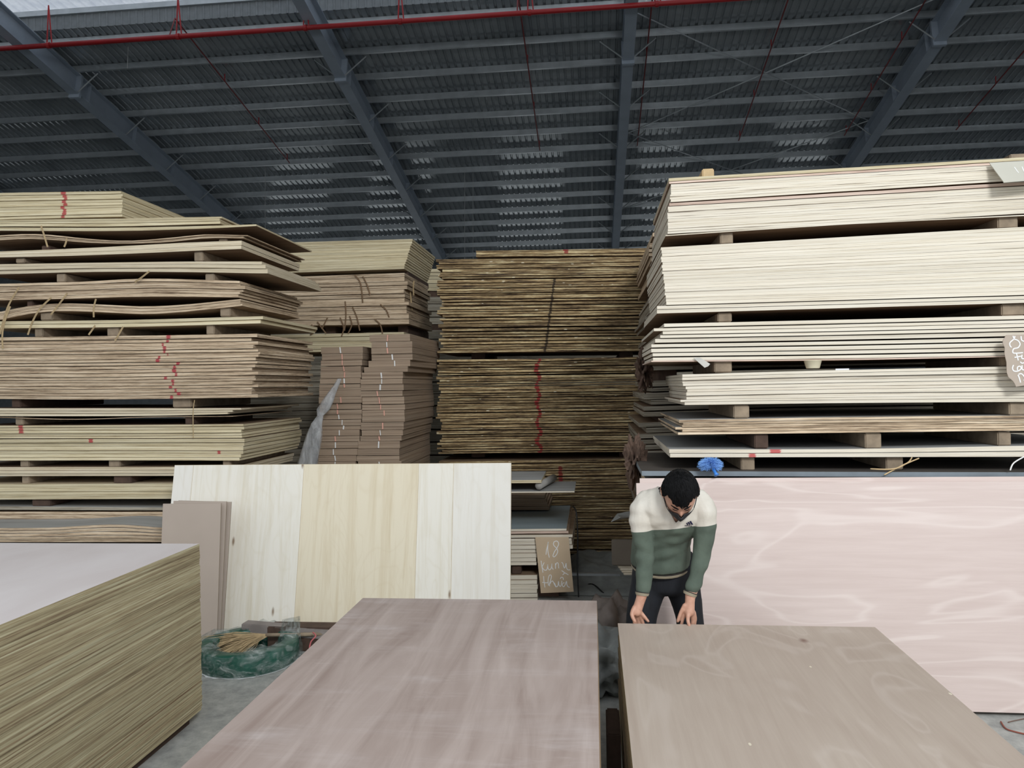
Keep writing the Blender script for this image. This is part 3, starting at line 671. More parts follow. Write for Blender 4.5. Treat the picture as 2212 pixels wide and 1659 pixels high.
# cream board made of upright veneer strips
def strip_mat(name, light, dark, kn=0.0):
    s = NT(name); a = s.noise(s.coords('UV', (15, 0.7, 1), 9.0), 1.0, 6.0, 0.66, 0.4)
    n1 = s.noise(s.coords('UV', (2.2, 0.7, 1), 9.0), 1.5, 2.0, 0.5, 1.0)
    col = s.ramp(a, [(0.24, dark), (0.52, light)])
    col = s.mix(s.math('MULTIPLY', s.math('POWER', s.math('ADD', s.math('MULTIPLY', s.math('SINE', s.math('MULTIPLY', n1, 60)), 0.5), 0.5), 8.0), 0.16), col, dark)
    if kn:
        vo = s.n('TexVoronoi', {'Vector': s.coords('UV', (9.0, 3.0, 1), 3.0), 'Scale': 1.0}).outputs['Distance']
        col = s.mix(s.ramp(vo, [(0.04, (kn, kn, kn, 1)), (0.12, (0, 0, 0, 1))]), col, rgb(120, 84, 46))
    return s.done(col, 0.65)
M['st_white'] = strip_mat('cream_veneer', rgb(243, 239, 228), rgb(222, 213, 190), 0.8)
M['st_grey'] = strip_mat('whitish_veneer', rgb(242, 239, 231), rgb(226, 219, 204))
M['st_tan'] = strip_mat('tan_veneer', rgb(236, 226, 202), rgb(216, 200, 168))
lean_c = 12.5; Yb_, zb_ = 5.275, 0.045
bx0, bx1 = at(380, 1005, 5.54).x, at(1105, 1003, 5.54).x
cream = leaning('cream_panel', bx0, bx1, Yb_, zb_, 1.22, lean_c, 0.016, [M['e_pale'], M['f_pale']])
tag(cream, 'large cream board of upright veneer strips leaning in the middle', 'panel')
cuts = [380, 421, 659, 906, 981, 1105]; mats_ = ['st_grey', 'st_white', 'st_tan', 'st_white', 'st_grey']
for a, b, mt in zip(cuts, cuts[1:], mats_):
    xa, xb = at(a, 1005, 5.54).x - (bx0 + bx1) / 2, at(b, 1005, 5.54).x - (bx0 + bx1) / 2
    q = sheet_mesh('veneer_strip', xb - xa - 0.003, 1.216, lambda x: 0.0, lambda x: 0.0016, [M[mt], M[mt]], 1, 0.0)
    o = new_obj('veneer_strip', q, cream, ((xa + xb) / 2, 0, 0.0161))
# grey cardboard sheets leaning on it
for k, (xa, xb, yt, Yb, ln, lab) in enumerate(((357, 482, 1088, 5.10, 6.5, 'front grey cardboard sheet leaning on the cream board'), (377, 491, 1083, 5.13, 6.5, 'middle grey cardboard sheet of the three leaning on the cream board'),
                                               (385, 499, 1083, 5.16, 6.5, 'rear grey cardboard sheet, its edge touching the cream board'))):
    A, B = at(xa, yt, Yb + 0.13), at(xb, yt, Yb + 0.13)
    o = leaning('cardboard_sheet', A.x, B.x, Yb, 0.004, (A.z) / math.cos(RD(ln)), ln, 0.007, [plain('cardboard_cut_edge', rgb(140, 128, 110), 0.9), M['cardgrey']])
    o.rotation_euler.y = RD(1.0 * (k - 1) + 0.6)
    tag(o, lab, 'cardboard', 'cardboard sheets leaning on the cream board')

# ---------------------------------------------------------------- cardboard piles
YK = 6.9
ke = edge_mat('cardboard_pile_edge', rgb(178, 160, 140), rgb(156, 136, 116), rgb(120, 102, 86), vs=130, us=0.5, lo=0.35, hi=0.65, var=0.08)
tie_m = [plain('white_string', rgb(236, 236, 234), 0.6), plain('pinkish_string', rgb(222, 168, 150), 0.6)]
def pile(ys, lefts, rights, lab, tiex, grp, D):
    for i in range(len(ys) - 1):
        y0, y1 = ys[i], ys[i + 1]; ym = (y0 + y1) / 2
        xa = interp(lefts, ym) + random.uniform(-1.5, 1.5); xb = interp(rights, ym) + random.uniform(-1.5, 1.5)
        A, B = at(xa, y1, YK), at(xb, y0, YK); A.z = at((xa+xb)/2, y1, YK).z; B.z = at((xa+xb)/2, y0, YK).z
        h = B.z - A.z - 0.0015
        r = empty('cardboard_bundle', ((A.x + B.x) / 2, YK + D / 2 + random.uniform(-0.01, 0.01), A.z), RD(random.uniform(-0.6, 0.6)))
        tag(r, lab, 'cardboard', grp)
        cr = random.uniform(-0.003, 0.003)
        new_obj('flattened_boxes', sheet_mesh('flattened_boxes', B.x - A.x, D, lambda x: 0.0, lambda x: h + cr * math.cos(x * 6) - abs(cr), [ke, M['card']], 4, 0.003, i), r)
        tx = at(interp(tiex, ym) + random.uniform(-3, 3), ym, YK).x - r.location.x
        if ym < 1010 and random.random() < 0.9:
            q = MB().ribbon([(tx, -D/2 - 0.006, h * 0.06), (tx + random.uniform(-.006, .006), -D/2 - 0.010, h * 0.94)], random.uniform(0.006, 0.014), (1, 0, 0), 0.0015)
            q.build('tie', random.choice(tie_m), r)
k5 = lambda zy: 700 + zy / 5.438
x5 = lambda zx: 640 + zx / 5.438
low = [1010 + 14.5 * i for i in range(1, 9)]
pile([k5(a) for a in (265, 345, 420, 490, 560, 635, 700, 750, 850, 930, 1000, 1060, 1120, 1190, 1240, 1310, 1380, 1460, 1540, 1610, 1680)] + low,
     [(747, x5(290)), (770, x5(300)), (830, x5(275)), (880, x5(268)), (900, x5(288)), (950, x5(272)), (1000, x5(250))], [(747, x5(770)), (770, x5(782)), (830, x5(752)), (870, x5(770)), (940, x5(745)), (980, x5(718)), (1000, x5(700))],
     'flat cardboard bundle in the lower left pile of the two, tied with string', [(747, x5(530)), (850, x5(560)), (890, x5(480)), (920, x5(540)), (960, x5(450)), (1000, x5(470))], 'bundles of the left cardboard pile', 1.05)
pile([k5(a) for a in (120, 205, 275, 350, 425, 500, 565, 640, 705, 780, 850, 940, 1010, 1080, 1150, 1240, 1310, 1370, 1460, 1540, 1610, 1680)] + low,
     [(722, x5(850)), (745, x5(878)), (780, x5(870)), (800, x5(800)), (812, x5(772)), (900, x5(778)), (940, x5(755)), (965, x5(722)), (1000, x5(715))], [(722, x5(1320)), (750, x5(1356)), (785, x5(1340)), (800, x5(1300)), (812, x5(1256)), (860, x5(1270)), (920, x5(1262)), (960, x5(1220)), (1000, x5(1225))],
     'flat cardboard bundle in the taller right pile of the two, tied with string', [(722, x5(1065)), (760, x5(1080)), (785, x5(1160)), (800, x5(1040)), (830, x5(1000)), (870, x5(980)), (905, x5(1040)), (950, x5(980)), (1000, x5(975))], 'bundles of the right cardboard pile', 1.3)

# clear plastic film twisted over the cardboard
fs_ = NT('clear_plastic_film')
fm_ = fs_.noise(fs_.coords('Object', (14, 14, 5)), 1.0, 4.0, 0.6, 1.0); fs_.bump(fm_, 0.9, 0.02)
film = fs_.done(rgb(204, 206, 208), 0.12, 0.0, Alpha=fs_.ramp(fm_, [(0.35, (0.25,) * 3 + (1,)), (0.7, (0.75,) * 3 + (1,))]))
fv = []; ff = []
prof = [(733, 818, 4), (728, 828, 5), (716, 848, 8), (706, 868, 11), (698, 884, 12), (692, 898, 6), (685, 915, 11), (681, 940, 16), (675, 970, 19), (668, 1004, 21), (660, 1040, 22), (650, 1140, 24), (640, 1296, 26)]
NS = 16
for i, (x_, y_, hw) in enumerate(prof):
    for k in range(NS):
        a = 2 * math.pi * k / NS; fold = 1 + 0.28 * math.sin(3 * a + i * 0.5) + 0.12 * math.sin(7 * a)
        p = at(x_ + hw * math.cos(a) * fold, y_, 6.74); fv.append((p.x, p.y + 0.035 * math.sin(a) * fold * hw / 14, p.z))
for i in range(len(prof) - 1):
    for k in range(NS): k2 = (k + 1) % NS; ff.append((i*NS+k, i*NS+k2, (i+1)*NS+k2, (i+1)*NS+k))
q = MB(); q.add(fv, ff); tag(q.thing('plastic_film', film, True), 'twisted clear plastic film hanging in front of the cardboard piles', 'film')

# ---------------------------------------------------------------- small stack with the lettered sign
YS = 6.4
def k6(zx, a, b): return (1100 + zx / 5.53, 1000 + a / 5.53, 1000 + b / 5.53)
G6 = 'boards of the small centre stack'
def sb(lab, mats, y0, y1, n, right, Y=YS, **kw):
    y0, y1 = 1000 + y0 / 5.53, 1000 + y1 / 5.53
    return bundle(PS, lab, BS, G6, mats, Y, [(900, y0 + 3, y1 + 3), (1240, y0, y1)], n, right=1100 + right / 5.53, L=1.3, **kw)
slate = face_mat('slate_blue_face', rgb(150, 162, 166), rgb(128, 140, 144), (1, 3, 1))
sb('slate-faced top sheet of the small stack carrying the lettered sign', [M['e_pale'], slate], 780, 808, 1, 682, endj=0, frontj=0)
sb('thin pinkish sheet just under the slate-faced sheet of the small stack', [M['e_pink'], M['f_brown']], 810, 842, 1, 720)
sb('cream sheet sticking out right above the lettered sign', [M['e_pale'], M['f_brown']], 850, 888, 1, 762)
sb('short cream sheet beside the upper edge of the lettered sign', [M['e_pale'], M['f_brown']], 896, 1024, 3, 756)
sb('cream sheet left of the lettered sign, above the dark gap', [M['e_pale'], M['f_brown']], 1026, 1215, 4, 330, endj=0.006)
sb('cream sheet left of the lettered sign, below the dark gap', [M['e_pale'], M['f_brown']], 1330, 1660, 6, 335, endj=0.006)
batten(1105, 1125, 1219, 1242, YS, 'brown spacer in the dark gap of the small stack', M['timber_dark'], depth=0.9)
batten(1161, 1206, 1240, 1300, YS + 0.1, 'brownish block standing behind the lettered sign', plain('brown_block', rgb(136, 112, 100), 0.8), depth=0.5)
for i in range(4):
    A = at(1186 - 3 * i, 1090, 7.28)
    o = new_obj('cardboard_sheet', sheet_mesh('cardboard_sheet', 0.55, 0.7, lambda x: 0.0, lambda x: 0.032 + 0.004 * math.sin(x * 5 + i), [ke, M['card']], 8), None, (A.x - 0.275, 7.28 + 0.35, 0.612 + 0.037 * i))
    tag(o, 'flat brown cardboard lying on the slate-faced sheet of the small stack', 'cardboard', 'cardboard lying on the small stack')
sb('dusty overhanging sheet above the flat cardboard on the small stack', [M['e_pale'], M['f_dust']], 334, 352, 1, 780, D=0.65, frontj=0, endj=0)
sb('dusty upper sheet resting on the paper roll', [M['e_yel'], M['f_dust']], 196, 236, 1, 385, D=0.65, frontj=0, endj=0)
a, b = at(1164, 1049.5, 6.42), at(1196, 1039, 6.98); b.z = a.z
q = MB().tube([a, b], 0.032, 14); tag(q.thing('paper_roll', plain('grey_paper', rgb(170, 168, 164), 0.8), True), 'short grey paper roll between the two dusty sheets', 'roll')

def card(name, quad, Y0, Y1, mat, label, cat, th=0.004):
    """flat card given by pixel corners, top at depth Y0 and bottom at depth Y1"""
    ys = [p[1] for p in quad]; y0, y1 = min(ys), max(ys)
    P = [at(x, y, Y0 + (Y1 - Y0) * (y - y0) / (y1 - y0)) for x, y in quad]
    nn = (P[1] - P[0]).cross(P[2] - P[0]).normalized(); nn = nn if nn.y < 0 else -nn
    n = len(P); vs = P + [p - nn * th for p in P]
    fs = [tuple(range(n)), tuple(reversed(range(n, 2 * n)))] + [(i, i + n, (i + 1) % n + n, (i + 1) % n) for i in range(n)]
    c = sum(P, Vector()) / n; c.z = min(p.z for p in P)
    root = empty(name, c); tag(root, label, cat)
    me = mesh('card', [v - c for v in vs], fs, mat); new_obj('card', me, root)
    return root, c, nn, (lambda x, y: at(x, y, Y0 + (Y1 - Y0) * (y - y0) / (y1 - y0)) + nn * 0.0015)
def writing(root, c, nn, f, strokes, wd, mat, name='chalk_writing'):
    q = MB()
    for st in strokes:
        pts = smoothpts([f(x, y) - c for x, y in st], 4) if len(st) > 2 else [f(x, y) - c for x, y in st]
        vs = []; fs = []
        for i, a in enumerate(pts):
            t = pts[min(i + 1, len(pts) - 1)] - pts[max(i - 1, 0)]
            sd = nn.cross(t).normalized() * wd / 2; vs += [a - sd, a + sd]
        q.add(vs, [(2*i, 2*i+1, 2*i+3, 2*i+2) for i in range(len(pts) - 1)])
    me = mesh(name, q.v, q.f, mat); new_obj(name, me, root)['kind'] = 'stuff'
sq = lambda x, y: (1130 + x / 11.846, 1150 + y / 11.85)
sign = card('cardboard_sign', [sq(310, 125), sq(1165, 125), sq(1295, 1520), sq(455, 1555)], 6.375, 6.34, plain('sign_cardboard', rgb(204, 182, 154), 0.85, 0, 0.04), 'brown cardboard sign chalked with 18 and handwriting on the small stack', 'sign')
S18 = [[(645, 240), (630, 330), (600, 450), (585, 570)], [(640, 250), (630, 420), (645, 540), (672, 645)],
       [(780, 250), (860, 220), (910, 290), (865, 400), (800, 500), (765, 600), (800, 625), (860, 560), (885, 480), (860, 410), (800, 350), (775, 300), (790, 245)],
       [(460, 725), (480, 870), (508, 1030)], [(540, 770), (500, 850), (490, 890), (540, 960), (600, 960), (625, 880), (630, 820)], [(630, 830), (640, 920), (680, 960), (725, 900), (735, 800), (738, 900), (775, 950)],
       [(825, 790), (830, 930)], [(828, 850), (860, 780), (895, 790), (905, 860), (912, 920)], [(980, 770), (1015, 790), (1040, 880), (1065, 910), (1090, 830), (1100, 790), (1110, 900), (1150, 960), (1205, 955)],
       [(985, 975), (1060, 1030), (1160, 1085)], [(1010, 1085), (1060, 1045)],
       [(525, 1120), (535, 1260), (560, 1410)], [(490, 1275), (570, 1290), (650, 1285)], [(650, 1360), (640, 1230), (665, 1110), (705, 1090), (725, 1140), (690, 1260), (670, 1350), (690, 1370)],
       [(680, 1330), (720, 1260), (760, 1250), (800, 1330), (840, 1400)], [(800, 1290), (850, 1390), (890, 1360), (905, 1250), (920, 1350), (960, 1380), (985, 1290), (990, 1240)], [(950, 1190), (975, 1150), (1020, 1160), (1030, 1215)],
       [(1060, 1290), (1020, 1300), (1005, 1360), (1040, 1390), (1080, 1330), (1110, 1250), (1120, 1330), (1150, 1390), (1195, 1405)]]
writing(sign[0], sign[1], sign[2], sign[3], [[sq(*p) for p in st] for st in S18], 0.0062, M['chalk'])
t2 = lambda x, y: (2112 + x / 9.217, 700 + y / 9.217)
tg = card('lettered_tag', [t2(*p) for p in ((575, 215), (505, 320), (500, 380), (540, 470), (535, 590), (575, 760), (580, 960), (615, 1060), (700, 1130), (740, 1190), (765, 1250), (1500, 1110), (1500, 195))], 4.58, 4.56, plain('greige_card', rgb(184, 170, 156), 0.8, 0, 0.04), 'torn grey card lettered in white hanging at the right picture edge', 'sign')
T2 = [[(700, 235), (720, 300)], [(740, 240), (715, 300), (640, 370), (640, 430), (670, 465)], [(720, 300), (800, 330), (840, 400), (800, 470), (720, 490), (695, 540), (720, 580), (900, 570)], [(860, 240), (880, 330), (1000, 350)],
      [(770, 590), (805, 725)], [(730, 665), (860, 640)], [(880, 610), (875, 680), (920, 690), (1000, 650)], [(845, 750), (880, 780), (950, 760)], [(710, 815), (690, 880), (720, 935), (800, 935), (860, 890), (840, 840), (790, 860), (790, 920)], [(880, 820), (890, 910), (980, 900)],
      [(800, 1010), (830, 1090), (850, 1165)], [(810, 1000), (870, 990), (930, 1060), (920, 1130)], [(960, 1000), (1000, 1110)]]
writing(tg[0], tg[1], tg[2], tg[3], [[t2(*p) for p in st] for st in T2], 0.0065, M['chalk'])
t1 = lambda x, y: (2052 + x / 13.825, 330 + y / 13.825)
tg1 = card('lettered_tag', [t1(1180, 300), t1(2900, 195), t1(3200, 760), t1(1615, 885)], 4.65, 4.53, plain('grey_card', rgb(200, 198, 186), 0.8, 0, 0.03), 'grey card tag tucked under the top sheet of the right stack', 'sign')
writing(tg1[0], tg1[1], tg1[2], tg1[3], [[t1(1920, 430), t1(1990, 530), t1(2050, 600)], [t1(2150, 420), t1(2190, 520), t1(2260, 640)]], 0.005, M['chalk'])

# ---------------------------------------------------------------- floor clutter
def lump(cx, cy, cz, sx, sy, sz, amp, fr, seed, lo=0.0, sub=4):
    bm = bmesh.new(); bmesh.ops.create_icosphere(bm, subdivisions=sub, radius=1)
    for v in bm.verts:
        n = noise.fractal(v.co * fr + Vector((seed, seed * 2, 0)), 1.0, 2.0, 4) * amp
        d = v.co * (1 + n); v.co = Vector((cx + d.x * sx, cy + d.y * sy, max(lo, cz + d.z * sz)))
    bm.verts.index_update(); q = MB(); q.add([v.co for v in bm.verts], [tuple(x.index for x in f.verts) for f in bm.faces]); bm.free(); return q
M['tarp'] = plain('grey_woven_plastic', rgb(150, 154, 152), 0.6, 0, 0.2, 10, 0.4)
tag(lump(0.02, 4.60, 0.14, 0.22, 0.22, 0.2, 0.7, 2.1, 3.0, 0.002).thing('woven_sack', M['tarp'], True), 'crumpled grey woven sack on the floor between the two table blocks', 'sack')
tag(lump(0.10, 5.22, 0.10, 0.20, 0.2, 0.24, 0.5, 1.9, 8.0, 0.002).thing('woven_sack', plain('brownish_grey_sack', rgb(122, 112, 106), 0.7, 0, 0.2, 9, 0.4), True), 'darker brownish sack just behind the crumpled grey sack', 'sack')
gv = []; gf = []; nx, ny = 26, 20
for j in range(ny + 1):
    for i in range(nx + 1):
        x = -0.32 + 1.0 * i / nx; y = 6.55 + 1.35 * j / ny
        e = min(i, nx - i, j, ny - j) / 4.0
        gv.append((x, y, 0.006 + min(1, e) * (0.05 + 0.12 * abs(noise.fractal(Vector((x * 3, y * 3, 1.7)), 1.0, 2.0, 4)) + 0.10 * j / ny)))
for j in range(ny):
    for i in range(nx): a = j*(nx+1)+i; gf.append((a, a+1, a+nx+2, a+nx+1))
q = MB(); q.add(gv, gf); q.add([v - Vector((0, 0, 0.004)) for v in map(Vector, gv)], [tuple(reversed(f)) for f in gf])
tag(q.thing('tarpaulin', M['tarp'], True), 'rumpled grey tarpaulin on the floor before the dark centre stack', 'tarpaulin')
def cable(pts, r, mat, label, name='cable'):
    return tag(MB().tube(smoothpts(pts, 8), r, 6).thing(name, mat, True), label, 'cable')
M['black'] = plain('black_rubber', rgb(28, 28, 30), 0.6); M['cabgrey'] = plain('grey_cable', rgb(176, 180, 178), 0.5)
cable([at(1238, 1094, 6.6), at(1245, 1108, 6.5), at(1248, 1160, 6.48), at(1247, 1220, 6.47), at(1250, 1290, 6.4)], 0.006, M['black'], 'dark cord hanging beside the lettered sign')
cable([at(1292, 1300, 5.3), at(1315, 1302, 5.35), at(1335, 1318, 5.3), at(1350, 1345, 5.2)], 0.008, M['cabgrey'], 'pale hose arching over the sacks behind the middle block')
cable([at(1212, 1260, 6.9), at(1250, 1268, 6.8), at(1280, 1262, 6.7), at(1310, 1285, 6.6), at(1325, 1275, 6.9)], 0.006, M['black'], 'tangled black cable on the rumpled tarpaulin')
cable([at(1230, 1232, 7.3), at(1270, 1250, 7.1), at(1300, 1246, 7.2)], 0.005, M['black'], 'thin black cable at the back of the rumpled tarpaulin')
q = MB().box((-0.45, 6.52, 0.18), (0.2, 6.56, 0.2)); 
tag(q.thing('metal_strip', M['galv']), 'pale metal strip lying across the tarpaulin', 'strip')
cable([atz(2162, 1559, 0.006), atz(2172, 1573, 0.006), atz(2190, 1580, 0.006), atz(2225, 1588, 0.006)], 0.004, plain('red_cable', rgb(150, 84, 70), 0.6), 'thin red wire on the floor at the lower right')
cable([atz(2178, 1560, 0.006), atz(2195, 1556, 0.006), atz(2225, 1550, 0.006)], 0.003, plain('brown_cable', rgb(112, 90, 80), 0.6), 'thin brown wire on the floor beside the red wire')
# odds and ends beside the worker
batten(1322, 1372, 1168, 1224, 5.6, 'grey cardboard offcut standing at the end of the right stack', plain('dark_card', rgb(112, 104, 94), 0.85), depth=0.03, name='cardboard_offcut', group=None)
for k in range(4):
    batten(1335 + 4 * k, 1420, 1226 + 5 * k, 1230 + 5 * k, 5.62, 'pale short board in the low pile left of the worker', M['e_pale'], depth=0.5, name='offcut_board', group='short boards left of the worker')
q = MB(); P = [at(1320, 1128, 5.5), at(1333, 1111, 5.62), at(1372, 1103, 5.7), at(1372, 1117, 5.6), at(1340, 1118, 5.5)]
nn = Vector((0, 0.004, 0.004)); n_ = len(P)
q.add(P + [p + nn for p in P], [tuple(range(n_)), tuple(reversed(range(n_, 2*n_)))] + [(i, (i+1) % n_, (i+1) % n_ + n_, i + n_) for i in range(n_)])
tag(q.thing('bent_plate', plain('dull_plate', rgb(150, 152, 150), 0.6)), 'bent grey plate sticking out left of the worker', 'plate')
tag(lump(at(1378, 1015, 5.0).x, 5.3, at(1378, 1008, 5.0).z, 0.06, 0.12, 0.13, 0.9, 2.5, 5.0).thing('fibre_tangle', plain('brown_fibre', rgb(104, 84, 72), 0.9, 0, 0.3, 30, 0.6), False), 'brown tangle of fibres at the left end of the right stack', 'fibres')
tag(lump(at(1397, 800, 5.3).x, 5.6, at(1397, 800, 5.3).z, 0.05, 0.16, 0.12, 0.9, 2.7, 9.0).thing('fibre_tangle', plain('brown_fibre_dark', rgb(96, 76, 64), 0.9, 0, 0.3, 30, 0.6), False), 'brown splintered fibres bulging high at the left end of the right stack', 'fibres')
# green strapping roll in plastic
C0 = atz(540, 1447, 0.0); C0.z = 0
C0 = at(538, 1450, 4.90); C0.z = 0
roll = empty('strapping_roll', C0); tag(roll, 'plastic-wrapped green ring-shaped roll lying on the floor', 'roll')
def ring(r0, r1, h, n=64, wob=0.0, top=None):
    vs = []; fs = []
    prof = [(r1 * .97, 0.0), (r1, h * 0.06), (r1 * 1.01, h * 0.5), (r1, h * 0.93), (r1 * 0.97, h), (r0 * 1.03, h), (r0, h * 0.93), (r0, 0.0)]
    for k in range(n):
        a = 2 * math.pi * k / n
        for j, (r, z) in enumerate(prof):
            wv = wob * noise.noise(Vector((math.cos(a) * 5 + j * 1.7, math.sin(a) * 5, j * 2.1)))
            vs.append(((r + wv) * math.cos(a), (r + wv) * math.sin(a), z + (wv * 1.2 if j in (3, 4, 5, 6) else 0) + (top(a) if top and j in (4, 5) else 0)))
    m_ = len(prof)
    for k in range(n):
        for j in range(m_): fs.append((k*m_+j, ((k+1) % n)*m_+j, ((k+1) % n)*m_+(j+1) % m_, k*m_+(j+1) % m_))
    return vs, fs
green = plain('green_strapping', rgb(20, 84, 68), 0.35, 0, 0.25, 12)
v_, f_ = ring(0.225, 0.322, 0.135, 64, 0.004); new_obj('strap_coil', mesh('strap_coil', v_, f_, green, True), roll)
new_obj('core_disc', mesh('core_disc', [(0.225 * math.cos(2*math.pi*k/32), 0.225 * math.sin(2*math.pi*k/32), 0.01) for k in range(32)], [tuple(range(32))], green), roll)
ws = NT('wrinkled_clear_wrap'); wn_ = ws.noise(ws.coords('Object', (9, 9, 16)), 1.0, 5.0, 0.65, 1.4); ws.bump(wn_, 1.0, 0.03)
wrap = ws.done(ws.ramp(wn_, [(0.4, rgb(120, 150, 146)), (0.7, rgb(214, 222, 220))]), 0.08, 0.0, Alpha=ws.ramp(wn_, [(0.4, (0.10,) * 3 + (1,)), (0.75, (0.62,) * 3 + (1,))]))
flap = lambda a: 0.10 * max(0.0, math.cos(a - 0.35)) ** 6 + 0.02 * math.sin(5 * a)
v_, f_ = ring(0.222, 0.334, 0.145, 96, 0.022, flap); new_obj('plastic_wrap', mesh('plastic_wrap', v_, f_, wrap, True), roll)
# straw broom lying on it
br = empty('straw_broom', (C0.x, C0.y + 0.15, 0.17)); tag(br, 'straw broom lying across the green roll, its bristles fanned to the left', 'broom')
def rel(p): return Vector(p) - Vector((C0.x, C0.y + 0.15, 0.17))
apex = at(574, 1372, 5.02)
MB().tube([rel(apex), rel(at(640, 1371, 5.05)), rel(at(730, 1368, 5.1))], 0.013, 8).build('handle', M['timber'], br, True)
q = MB()
rr = random.Random(4)
for i in range(260):
    u = rr.random(); v2 = rr.gauss(0, 1)
    ex = 434 + 85 * (u ** 1.6); ey = 1384 + 38 * u + v2 * 5; Yy = 4.98 - 0.10 * u + rr.uniform(-.05, .05)
    e = at(ex, ey, Yy); mid = apex.lerp(e, 0.5) + Vector((rr.uniform(-.02, .02), rr.uniform(-.02, .02), rr.uniform(0.0, .03)))
    q.tube([rel(apex + Vector((rr.uniform(-.02, .02), 0, rr.uniform(-.008, .008)))), rel(mid), rel(e)], 0.0022, 3, False)
o = q.build('bristles', M['fibre'], br); o['kind'] = 'stuff'
M['greybeam'] = plain('dusty_grey_beam', rgb(142, 134, 130), 0.85, 0, 0.22, 8, 0.3)
def beam(x0, y0, x1, y1, Y0, Y1, hh, ww, lab, mat):
    a, b = at(x0, y0, Y0), at(x1, y1, Y1); d = (b - a); L_ = d.length
    mm = Matrix((d.normalized(), Vector((0, 0, 1)).cross(d).normalized(), d.normalized().cross(Vector((0, 0, 1)).cross(d).normalized()))).transposed().to_4x4(); mm.translation = a
    return tag(MB().box((0, -ww/2, -hh/2), (L_, ww/2, hh/2), mm, 0.006).thing('timber_beam', mat), lab, 'timber', 'loose beams on the floor before the cream board')
beam(528, 1353, 760, 1372, 5.16, 5.1, 0.065, 0.09, 'dusty grey beam lying in front of the cream board', M['greybeam'])
beam(664, 1357, 760, 1360, 5.23, 5.23, 0.035, 0.05, 'thinner grey beam right of the dusty beam', M['greybeam'])
tag(MB().box((at(585, 1380, 5.15).x, 5.09, 0), (at(760, 1380, 5.15).x, 5.22, 0.165), None, 0.006).thing('timber_block', M['timber_dark']), 'dark timber block in shadow carrying the dusty grey beam', 'timber')
cable([at(676, 1366, 5.02), at(682, 1374, 4.98), at(672, 1386, 4.97), at(668, 1402, 4.96)], 0.005, plain('pink_twine', rgb(198, 110, 112), 0.8), 'pink twine knotted round the grey beam', 'twine')
tag(MB().box((0.03, 3.05, 0), (0.085, 3.3, 0.42), None, 0.006).thing('timber_post', M['timber_dark']), 'short dark timber standing in the gap between the two table blocks', 'timber')
# blue duster, cup, scraps on the right stack
D0 = at(1535, 1004, 4.56); du = empty('feather_duster', D0); tag(du, 'fluffy bright blue duster stuck in the right stack above the worker', 'duster')
q = MB(); rr = random.Random(9)
for i in range(1700):
    th_ = rr.uniform(0, 2 * math.pi); cz = rr.uniform(-0.75, 1); sxy = math.sqrt(1 - cz * cz)
    d = Vector((math.cos(th_) * sxy * 0.072, math.sin(th_) * sxy * 0.05, cz * 0.048 + 0.004)) * rr.uniform(0.7, 1.05)
    q.tube([d * 0.1, d * 0.65 + Vector((rr.uniform(-.006, .006), 0, rr.uniform(-.005, .005))), d + Vector((rr.uniform(-.008, .008), 0, -0.006))], [0.0013, 0.0010, 0.0005], 3, False)
blue = plain('bright_blue_fibre', rgb(128, 178, 244), 0.7, 0, 0.15, 20); o = q.build('fluff', blue, du); o['kind'] = 'stuff'
MB().tube([(0.010, -0.02, -0.02), (0.020, -0.055, -0.045), (0.024, -0.062, -0.054)], [0.010, 0.009, 0.015], 10).build('handle_end', plain('blue_plastic', rgb(70, 140, 228), 0.4), du, True)
cu = at(1756, 796, 4.68); cup = empty('plastic_cup', cu); tag(cup, 'small white plastic cup between the bundles of the right stack', 'cup')
v_ = []; f_ = []
for j, (r, z) in enumerate(((0.001, 0.001), (0.036, 0.0), (0.038, 0.003), (0.050, 0.046), (0.052, 0.047), (0.050, 0.049), (0.047, 0.046), (0.035, 0.005), (0.001, 0.004))):
    for k in range(24): a = 2 * math.pi * k / 24; v_.append((r * math.cos(a), r * math.sin(a), z))
for j in range(8):
    for k in range(24): f_.append((j*24+k, j*24+(k+1) % 24, (j+1)*24+(k+1) % 24, (j+1)*24+k))
new_obj('cup_body', mesh('cup_body', v_, f_, plain('creamy_plastic', rgb(232, 224, 196), 0.4), True), cup)
card('paper_scrap', [(1498, 773), (1512, 772), (1534, 786), (1530, 791), (1522, 794)], 4.655, 4.60, plain('scrap_grey', rgb(204, 202, 194), 0.8), 'curled grey veneer scrap drooping over the left spacer of the right stack', 'scrap', 0.002)
